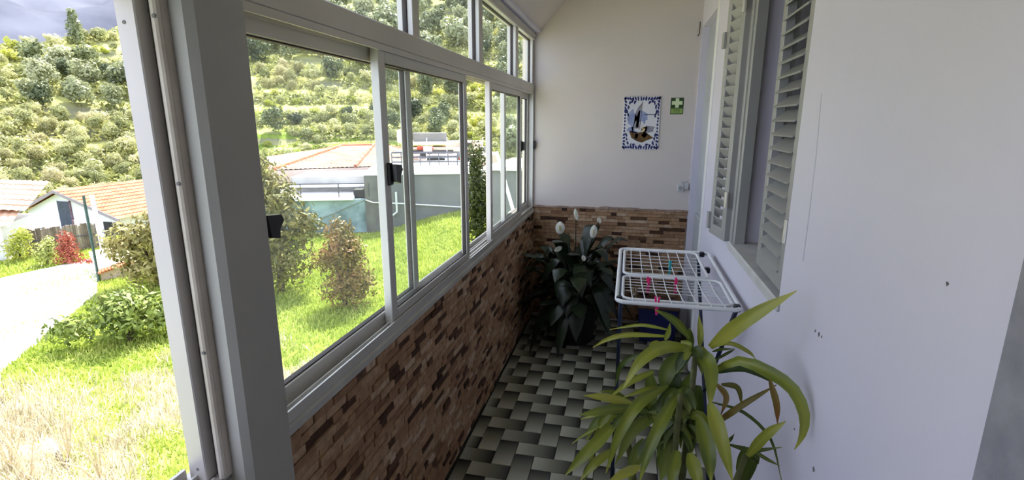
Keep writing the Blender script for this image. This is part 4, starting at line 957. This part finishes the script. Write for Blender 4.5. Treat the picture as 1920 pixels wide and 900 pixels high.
for i in range(2):
    for j in range(3): part(MB().cbox(PX0_ + i * tw + .0006, PX0_ + (i + 1) * tw - .0006, TY, YF, PZ0 + j * thh + .0006, PZ0 + (j + 1) * thh - .0006, .0012), 'tile', GLZ, tm_)
def dec(pts, m, nm):
    part(MB().poly_prism([(PX0_ + u * (PX1_ - PX0_), TY - .0004, PZ1 - v * (PZ1 - PZ0)) for u, v in pts], (0, .0006, 0)), nm, m, tm_)
def blob(u, v, ru, rv, m, nm, k=9, seed=0, rot=0):
    rd = random.Random(seed * 77 + int(u * 1000) + int(v * 331)); pts = []
    for i in range(k):
        t = 2 * math.pi * i / k; q_ = rd.uniform(.55, 1.25); x_, y_ = ru * q_ * math.cos(t), rv * q_ * math.sin(t); x_, y_ = rot2((x_, y_), rot); pts.append((u + x_, v + y_))
    dec(pts, m, nm)
blob(.25, .42, .13, .22, PBL, 'painted_sky', 14, 1); blob(.55, .38, .16, .13, PBL, 'painted_sky', 14, 2); blob(.22, .62, .12, .05, PBL, 'painted_sea', 12, 3); blob(.72, .62, .16, .08, GRYP, 'painted_sea', 12, 4)
dec([(.28, .60), (.44, .60), (.46, .30), (.50, .12), (.40, .20), (.33, .30)], GRYP, 'painted_sail'); dec([(.36, .58), (.43, .58), (.44, .36), (.38, .36)], GLZ, 'painted_sail')
dec([(.50, .10), (.515, .10), (.47, .62), (.455, .62)], BRN, 'painted_mast'); dec([(.58, .33), (.90, .335), (.90, .345), (.58, .345)], BLU, 'painted_line')
dec([(.18, .65), (.40, .68), (.62, .66), (.86, .78), (.70, .82), (.55, .87), (.40, .84), (.25, .78)], BRN, 'painted_hull'); dec([(.20, .64), (.42, .665), (.40, .69), (.22, .67)], BLU, 'painted_line')
dec([(.52, .74), (.58, .67), (.66, .69), (.60, .77)], REDP, 'painted_flag'); dec([(.36, .70), (.44, .70), (.42, .78), (.34, .78)], YELP, 'painted_plank'); dec([(.58, .78), (.62, .78), (.70, .70), (.66, .70)], YELP, 'painted_plank'); dec([(.54, .56), (.68, .57), (.66, .66), (.54, .66)], YELP, 'painted_plank')
blob(.62, .585, .06, .02, BRN, 'painted_figure', 8, 5); blob(.53, .62, .025, .03, BRN, 'painted_figure', 8, 6)
for i in range(14):
    t = (i + .5) / 14
    for v_ in (.040, .960): blob(t, v_, .045, .030, BLU, 'painted_scroll', 8, i, t * 3)
for i in range(16):
    t = (i + .5) / 16
    for u_ in (.05, .95): blob(u_, t, .042 if i < 5 or i > 10 else .026, .026, BLU, 'painted_scroll', 8, i + 20, t * 4)
for u_, v_ in ((.16, .12), (.13, .20), (.22, .09), (.84, .12), (.88, .20), (.78, .09), (.15, .88), (.12, .80), (.24, .92), (.85, .88), (.88, .80), (.76, .92), (.10, .28), (.91, .29), (.10, .72), (.90, .72), (.30, .11), (.70, .11), (.13, .34), (.87, .36), (.32, .91), (.68, .91), (.50, .93)): blob(u_, v_, .046, .030, BLU, 'painted_scroll', 8, 3, u_ * 9)
sg = empty('first_aid_sign', (0.33, YF, 1.72), 'small green first aid sign with a pale cross beside the tile picture', 'sign')
SGD = mat('sign_green', L(42, 74, 34), L(36, 66, 30), rough=0.4); SGL = mat('sign_pale', L(214, 226, 186), L(204, 218, 172), rough=0.4); SGM = mat('sign_mid', L(150, 178, 96), L(140, 168, 88), rough=0.4)
part(MB().cbox(.285, .376, YF - .003, YF, 1.664, 1.783, .001), 'plate', SGD, sg)
for q_ in ((.318, .343, 1.713, 1.780), (.293, .368, 1.733, 1.759)): part(MB().box(q_[0], q_[1], YF - .0036 - (.0002 if q_[0] < .3 else 0), YF - .003, q_[2], q_[3]), 'cross_bar', SGL, sg)
part(MB().box(.290, .371, YF - .0036, YF - .003, 1.671, 1.706), 'caption_panel', SGM, sg)
for z_ in (1.697, 1.688, 1.679): part(MB().box(.305, .356, YF - .0039, YF - .0036, z_, z_ + .003), 'caption_line', SGD, sg)
sk = empty('wall_socket', (.41, YF, 1.12), 'white plastic double socket low on the end wall by the door', 'socket')
WPL = mat('white_plastic', (0.6, 0.6, 0.62, 1), (0.55, 0.55, 0.57, 1), rough=0.4)
part(MB().cbox(.372, .420, YF - .032, YF, 1.092, 1.146, .005), 'housing', WPL, sk); part(MB().cbox(.420, .455, YF - .020, YF, 1.105, 1.155, .004), 'side_box', WPL, sk)
part(MB().tube([(.396, YF - .0335, 1.119), (.396, YF - .031, 1.119)], .017, 16), 'socket_face', mat('socket_grey', (0.35, 0.35, 0.36, 1), (0.3, 0.3, 0.3, 1), rough=0.5), sk)  # disc in a darker grey than the housing
part(MB().tube([(.402, YF - .012, 1.145), (.404, YF - .008, 1.165), (.445, YF - .008, 1.172)], .004, 6), 'cable', WPL, sk)
hk = MB(); hk.tube([(.447, YF, 2.30), (.447, YF - .02, 2.295), (.447, YF - .026, 2.27), (.446, YF - .02, 2.22), (.438, YF - .016, 2.205)], .0035, 6); hko = hk.build('wall_hook', mat('rust_iron', L(70, 58, 44), L(52, 42, 34), rough=0.7)); tag(hko, 'small bent iron hook high on the end wall by the doorway', 'hook')

# ================================================================== foreground potted plant
P_LEAF = leaf_mat('strap_leaf', [(0.1, L(82, 98, 32)), (0.45, L(128, 138, 46)), (0.9, L(168, 168, 70))], nscale=5, trans=0.25, rough=0.38, spec=0.5, attr=True)
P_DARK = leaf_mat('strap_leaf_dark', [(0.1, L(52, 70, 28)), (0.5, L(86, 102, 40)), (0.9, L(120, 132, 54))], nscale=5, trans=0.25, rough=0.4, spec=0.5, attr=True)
P_BRN = leaf_mat('strap_leaf_browning', [(0.1, L(84, 90, 40)), (0.5, L(118, 104, 48)), (0.9, L(126, 78, 44))], nscale=6, trans=0.25, rough=0.45, attr=True)
pp = empty('strap_leaf_plant', (0.18, 1.36, 0), 'tall potted plant with long arching strap leaves in front of the drying rack', 'potted plant')
POT = mat('dark_pot', L(62, 58, 56), L(48, 44, 42), rough=0.6)
part(MB().lathe([(.10, 0), (.105, .01), (.125, .20), (.14, .24), (.142, .27), (.125, .27), (.118, .235), (.0, .235)], (.18, 1.36, 0.0), 28), 'pot', POT, pp)
part(MB().lathe([(.119, .225), (.10, .245), (.0, .25)], (.18, 1.36, 0.0), 20), 'soil', mat('soil', L(50, 38, 28), L(34, 26, 20), scale=40, rough=1.0, bump=.5), pp)
STEM = mat('cane_stem', L(96, 100, 50), L(74, 76, 40), scale=30, rough=0.6)
def zc(zx, zy): return 1040 + zx / 2.369, 520 + zy / 2.369
def place(zx, zy, yd):
    px, py = zc(zx, zy); P = PY(px, py, yd)
    if P[0] > XR - 0.012: P = PX(px, py, XR - 0.012)
    return Vector(P)
for b_, t_ in (((.18, 1.38, .23), (628, 320, 1.40)), ((.14, 1.33, .23), (560, 520, 1.33)), ((.24, 1.34, .23), (850, 790, 1.33)), ((.10, 1.38, .23), (300, 560, 1.36))):
    e_ = place(*t_); a_ = Vector(b_); mid = (a_ + e_) / 2 + Vector((.01, .01, 0)); part(MB().tube([a_, mid, e_], [.012, .010, .008], 8), 'stem', STEM, pp, smooth=True)
def strap(pts, wpx, m, yds, fold=.18, twist=0.0, par=pp, seed=0):
    cps = [place(x, y, d) for (x, y), d in zip(pts, yds)]; n = 12; c = []
    ext = [cps[0] * 2 - cps[1]] + cps + [cps[-1] * 2 - cps[-2]]; sg_ = len(cps) - 1
    for i in range(n + 1):
        t = i / n * sg_; k = min(int(t), sg_ - 1); f_ = t - k; p0, p1, p2, p3 = ext[k:k + 4]
        c.append(0.5 * ((2 * p1) + (p2 - p0) * f_ + (2 * p0 - 5 * p1 + 4 * p2 - p3) * f_ ** 2 + (3 * p1 - p0 - 3 * p2 + p3) * f_ ** 3))
    vs_ = []; eye = Vector(O)
    for i, p in enumerate(c):
        t = i / n; tg = (c[min(i + 1, n)] - c[max(i - 1, 0)]).normalized(); vw = (eye - p).normalized()
        sd = tg.cross(vw); sd = sd.normalized() if sd.length > 1e-4 else tg.orthogonal(); nr = sd.cross(tg).normalized()
        a_ = twist * (t - .3); sd, nr = sd * math.cos(a_) + nr * math.sin(a_), nr * math.cos(a_) - sd * math.sin(a_)
        prof = (0.35 + 0.65 * min(1, t / .3) ** .8) * (1 - .25 * max(0, (t - .3) / .7) - .75 * max(0, (t - .55) / .45) ** 1.7) if t < 1 else .02
        w_ = max(.0012, .76 * wpx / 2.369 / F * (p - eye).length * .5 * prof)
        vs_ += [p - sd * w_ + nr * w_ * fold, p - sd * w_ * .5 + nr * w_ * fold * .25, p - nr * w_ * fold * .5, p + sd * w_ * .5 + nr * w_ * fold * .25, p + sd * w_ + nr * w_ * fold]
    for v in vs_:
        if v.x > XR - .006: v.x = XR - .006
    fs = [(5 * i + j, 5 * i + j + 1, 5 * i + 6 + j, 5 * i + 5 + j) for i in range(n) for j in range(4)]
    mb = MB().add(vs_, fs); off = random.Random(int(wpx * 7 + pts[0][0] * 3 + pts[-1][1])).uniform(-.25, .25)
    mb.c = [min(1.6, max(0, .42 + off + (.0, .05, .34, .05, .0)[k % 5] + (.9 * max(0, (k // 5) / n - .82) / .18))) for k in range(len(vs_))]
    return part(mb, 'leaf', m, par, smooth=True, attr=True)
LV = [  # centre line in the photograph's crop, width, material, depths
 ([(690, 310), (850, 190), (1075, 60)], 82, P_LEAF, (1.40, 1.34, 1.30)),
 ([(690, 310), (780, 293), (860, 330), (892, 362)], 24, P_LEAF, (1.40, 1.40, 1.42, 1.43)),
 ([(700, 420), (820, 370), (960, 425), (1060, 500), (1108, 610), (1100, 700), (1065, 765)], 66, P_LEAF, (1.36, 1.32, 1.28, 1.25, 1.22, 1.21, 1.21)),
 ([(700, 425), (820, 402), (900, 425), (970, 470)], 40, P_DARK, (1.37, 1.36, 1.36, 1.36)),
 ([(955, 455), (985, 560), (990, 650)], 34, P_BRN, (1.32, 1.30, 1.30)),
 ([(700, 660), (830, 570), (985, 478)], 34, P_BRN, (1.36, 1.34, 1.34)),
 ([(715, 470), (762, 530), (738, 612)], 32, P_BRN, (1.36, 1.34, 1.33)),
 ([(740, 475), (812, 490), (832, 572)], 30, P_BRN, (1.37, 1.36, 1.36)),
 ([(700, 555), (840, 600), (960, 720), (1008, 905)], 18, P_DARK, (1.37, 1.36, 1.34, 1.32)),
 ([(850, 800), (940, 700), (1026, 640)], 50, P_LEAF, (1.33, 1.31, 1.30)),
 ([(770, 742), (880, 768), (1008, 755)], 24, P_DARK, (1.34, 1.33, 1.32)),
 ([(830, 905), (836, 820), (842, 748)], 60, P_DARK, (1.35, 1.35, 1.35)), ([(850, 905), (880, 800), (905, 830)], 60, P_DARK, (1.36, 1.36, 1.36)),
 ([(870, 760), (930, 800), (1000, 838)], 20, P_DARK, (1.34, 1.34, 1.34)), ([(760, 740), (780, 720), (798, 695)], 18, P_DARK, (1.36, 1.36, 1.36)),
 ([(635, 325), (690, 400), (690, 585)], 84, P_LEAF, (1.40, 1.32, 1.28)),
 ([(690, 560), (735, 700), (790, 905)], 80, P_LEAF, (1.34, 1.28, 1.24)),
 ([(640, 620), (680, 760), (695, 910)], 84, P_LEAF, (1.33, 1.27, 1.24)),
 ([(560, 500), (480, 630), (415, 780), (378, 905)], 66, P_LEAF, (1.36, 1.28, 1.24, 1.22)),
 ([(500, 480), (375, 560), (285, 700), (228, 870)], 64, P_LEAF, (1.37, 1.30, 1.27, 1.25)),
 ([(480, 590), (350, 680), (270, 830)], 66, P_DARK, (1.38, 1.34, 1.31)),
 ([(600, 315), (480, 312), (380, 375), (303, 495)], 72, P_LEAF, (1.40, 1.33, 1.30, 1.28)),
 ([(500, 262), (330, 255), (235, 275), (168, 312)], 30, P_LEAF, (1.42, 1.42, 1.42, 1.42)),
 ([(500, 232), (380, 212), (243, 232)], 20, P_LEAF, (1.45, 1.46, 1.48)),
 ([(600, 270), (530, 190), (445, 143)], 46, P_LEAF, (1.42, 1.40, 1.38)),
 ([(490, 280), (505, 245), (512, 205)], 30, P_LEAF, (1.41, 1.41, 1.41)), ([(480, 300), (440, 300), (420, 330)], 44, P_LEAF, (1.38, 1.36, 1.35)),
 ([(645, 310), (648, 240), (640, 168)], 34, P_LEAF, (1.44, 1.45, 1.46)), ([(610, 310), (600, 260), (600, 225)], 40, P_DARK, (1.43, 1.43, 1.43)),
 ([(440, 418), (340, 462), (243, 532)], 36, P_LEAF, (1.38, 1.36, 1.34)),
 ([(400, 335), (300, 385), (268, 485)], 30, P_DARK, (1.44, 1.45, 1.46)),
 ([(345, 560), (230, 535), (128, 525)], 48, P_LEAF, (1.36, 1.32, 1.30)), ([(345, 575), (220, 592), (108, 612)], 52, P_DARK, (1.35, 1.30, 1.28)),
 ([(270, 655), (150, 770), (48, 878)], 66, P_LEAF, (1.34, 1.29, 1.26)), ([(260, 765), (180, 825), (115, 900)], 48, P_LEAF, (1.32, 1.28, 1.26)),
 ([(230, 600), (165, 615), (113, 630)], 18, P_LEAF, (1.36, 1.36, 1.36)), ([(200, 662), (130, 700), (78, 738)], 14, P_LEAF, (1.35, 1.34, 1.33)),
 ([(380, 840), (310, 870), (240, 905)], 50, P_LEAF, (1.30, 1.27, 1.25)), ([(545, 770), (525, 850), (515, 930)], 70, P_LEAF, (1.31, 1.27, 1.25)), ([(600, 780), (625, 860), (650, 940)], 72, P_LEAF, (1.31, 1.27, 1.25)),
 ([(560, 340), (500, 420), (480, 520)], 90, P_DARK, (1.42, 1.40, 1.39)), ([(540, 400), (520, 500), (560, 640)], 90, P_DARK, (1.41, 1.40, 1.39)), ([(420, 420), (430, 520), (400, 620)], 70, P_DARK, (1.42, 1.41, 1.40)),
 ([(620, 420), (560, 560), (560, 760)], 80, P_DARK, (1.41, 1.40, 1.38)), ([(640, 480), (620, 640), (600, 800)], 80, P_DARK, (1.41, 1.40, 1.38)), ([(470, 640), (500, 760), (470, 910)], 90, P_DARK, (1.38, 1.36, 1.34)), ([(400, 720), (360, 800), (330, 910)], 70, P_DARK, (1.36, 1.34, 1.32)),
 ([(250, 600), (210, 640), (200, 670)], 46, P_LEAF, (1.36, 1.35, 1.34)), ([(470, 490), (400, 500), (300, 535)], 30, P_LEAF, (1.38, 1.36, 1.35)), ([(560, 285), (600, 300), (570, 330)], 30, P_LEAF, (1.42, 1.38, 1.36)), ([(700, 330), (740, 320), (800, 318)], 16, P_DARK, (1.42, 1.42, 1.43)), ([(710, 370), (770, 335), (800, 320)], 16, P_DARK, (1.43, 1.44, 1.45)),
 ([(330, 545), (260, 510), (200, 505)], 26, P_DARK, (1.37, 1.37, 1.37)), ([(210, 790), (150, 850), (130, 905)], 40, P_DARK, (1.33, 1.31, 1.30)),
]
for i, (pts, wpx, m_, yds) in enumerate(LV): strap(pts, wpx, m_, yds, twist=random.Random(i).uniform(-.7, .7))
rd = random.Random(12)
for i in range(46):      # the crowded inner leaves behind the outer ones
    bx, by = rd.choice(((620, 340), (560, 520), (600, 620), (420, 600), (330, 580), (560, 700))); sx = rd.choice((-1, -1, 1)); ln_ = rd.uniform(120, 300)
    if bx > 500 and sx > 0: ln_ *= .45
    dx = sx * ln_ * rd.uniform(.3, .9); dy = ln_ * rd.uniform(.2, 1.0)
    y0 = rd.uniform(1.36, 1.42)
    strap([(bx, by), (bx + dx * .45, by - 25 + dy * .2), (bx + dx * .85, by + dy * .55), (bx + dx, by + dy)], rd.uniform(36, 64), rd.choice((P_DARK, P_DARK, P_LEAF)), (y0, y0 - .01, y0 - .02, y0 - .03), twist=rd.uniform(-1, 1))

# ================================================================== peace lily in the corner
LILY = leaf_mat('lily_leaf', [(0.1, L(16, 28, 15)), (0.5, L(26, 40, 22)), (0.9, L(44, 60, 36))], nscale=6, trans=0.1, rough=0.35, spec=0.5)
pl_ = empty('peace_lily', (-0.34, 3.62, 0), 'dark leafy peace lily with white flowers in the corner under the window', 'potted plant')
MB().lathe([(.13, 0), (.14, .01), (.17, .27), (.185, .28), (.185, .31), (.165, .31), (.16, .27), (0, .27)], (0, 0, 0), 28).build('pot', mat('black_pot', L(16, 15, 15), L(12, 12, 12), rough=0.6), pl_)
MB().lathe([(.16, .26), (.1, .285), (0, .29)], (0, 0, 0), 20).build('soil', MATS['soil'], pl_)
def broad_leaf(base, az, length, rise, droop, width, par, m, nm='leaf'):
    n = 10; c = []; b = Vector(base)
    for i in range(n + 1):
        t = i / n; out = length * t; z = rise * math.sin(min(1, t * 1.15) * math.pi / 2) - droop * t ** 3
        c.append(b + Vector((math.cos(az) * out, math.sin(az) * out, z)))
    sd = Vector((-math.sin(az), math.cos(az), 0)); vs_ = []
    for i, p in enumerate(c):
        t = i / n; w_ = .0025 if t < .4 else max(.0015, width * .5 * math.sin(math.pi * min(1, (t - .38) / .62)) ** .75)
        tg = (c[min(i + 1, n)] - c[max(i - 1, 0)]).normalized(); nr = tg.cross(sd)
        vs_ += [p - sd * w_ - nr * w_ * .25, p, p + sd * w_ - nr * w_ * .25]
    lim = lambda v: Vector((min(max(v.x, XL + .02 + .34), XR), min(v.y, YF - .03 - 3.62), v.z))
    vs_ = [lim(v) for v in vs_]
    fs = [(3 * i + j, 3 * i + j + 1, 3 * i + 4 + j, 3 * i + 3 + j) for i in range(n) for j in range(2)]
    return MB().add(vs_, fs).build(nm, m, par, smooth=True)
rd = random.Random(17)
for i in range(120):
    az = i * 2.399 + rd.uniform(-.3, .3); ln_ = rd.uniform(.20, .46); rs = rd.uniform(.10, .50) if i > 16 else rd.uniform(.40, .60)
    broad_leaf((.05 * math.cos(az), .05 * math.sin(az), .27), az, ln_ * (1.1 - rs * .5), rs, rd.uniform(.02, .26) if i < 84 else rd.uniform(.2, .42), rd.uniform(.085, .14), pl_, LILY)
SPA = mat('white_spathe', (0.78, 0.78, 0.72, 1), (0.70, 0.72, 0.62, 1), rough=0.5)
for (px, py), yd, (fw, fh), ry in (((1050, 427), 3.50, (.034, .046), 0), ((1080, 402), 3.62, (.016, .044), .25), ((1113, 434), 3.52, (.026, .048), -.15), ((1123, 413), 3.60, (.016, .022), .6), ((1046, 467), 3.35, (.030, .016), .5), ((1094, 484), 3.32, (.014, .020), .4)):
    P = Vector(PY(px, py, yd)) - Vector((-.34, 3.62, 0)); k = 14
    st = MB().tube([(0, 0, .27), (P.x * .5, P.y * .5, .27 + (P.z - .27) * .6), (P.x, P.y + .004, P.z - fh * .6)], .003, 6).build('flower_stalk', LILY, pl_)
    vs_ = [(P.x, P.y + .010, P.z)] + [(P.x + (fw * math.cos(t) * math.cos(ry) - fh * math.sin(t) * math.sin(ry)) * (1 - .35 * max(0, math.sin(t)) ** 2), P.y - .004 + .010 * math.cos(t) ** 2, P.z + fw * math.cos(t) * math.sin(ry) + fh * math.sin(t) * math.cos(ry)) for t in [2 * math.pi * j / k for j in range(k)]]
    o = MB().add(vs_, [(0, 1 + j, 1 + (j + 1) % k) for j in range(k)]).build('spathe', SPA, pl_, smooth=True)
    sol = o.modifiers.new('thickness', 'SOLIDIFY'); sol.thickness = .0015
    MB().tube([(P.x, P.y - .006, P.z - fh * .45), (P.x, P.y - .010, P.z + fh * .35)], min(fw, fh) * .16, 7).build('spadix', mat('spadix', L(190, 186, 130), L(170, 168, 110), rough=0.7) if 'spadix' not in MATS else MATS['spadix'], o)

# ================================================================== bits in the straw below the near bay
st_ = empty('stake', (0, 0, 0), 'leaning garden stake with a white cap standing in the dry straw', 'stake')
a_, b_ = G(165, 925, GZ), PD(92, 826, 9.6); b_ = np.array(b_)
STK = mat('stake_bark', L(110, 98, 92), L(84, 74, 70), scale=20, rough=0.9)
MB().tube([tuple(a_ - np.array([0, 0, .1])), tuple(a_ * .25 + b_ * .75)], .035, 8).build('shaft', STK, st_)
MB().tube([tuple(a_ * .25 + b_ * .75), tuple(b_)], [.05, .045], 8).build('cap', WHITEWASH, st_)
TWG = mat('dead_twig', L(206, 192, 160), L(176, 160, 128), scale=20, rough=0.9)
rd = random.Random(3)
for k_, (x_, y_) in enumerate(((20, 880), (55, 900), (130, 860), (190, 905))):
    base = G(x_, y_, GZ); m_ = MB()
    for i in range(6):
        a0 = rd.uniform(0, 6.28); h_ = rd.uniform(.5, 1.1); l_ = rd.uniform(.1, .5)
        m_.tube([(base[0], base[1], GZ - .05), (base[0] + l_ * .4 * math.cos(a0), base[1] + l_ * .4 * math.sin(a0), GZ + h_ * .55), (base[0] + l_ * math.cos(a0), base[1] + l_ * math.sin(a0), GZ + h_)], [.010, .008, .004], 5)
    o = m_.build('dead_stalks', TWG); tag(o, 'bunch of bleached dead stalks standing in the straw', 'dead plant', 'dead stalks in the straw')
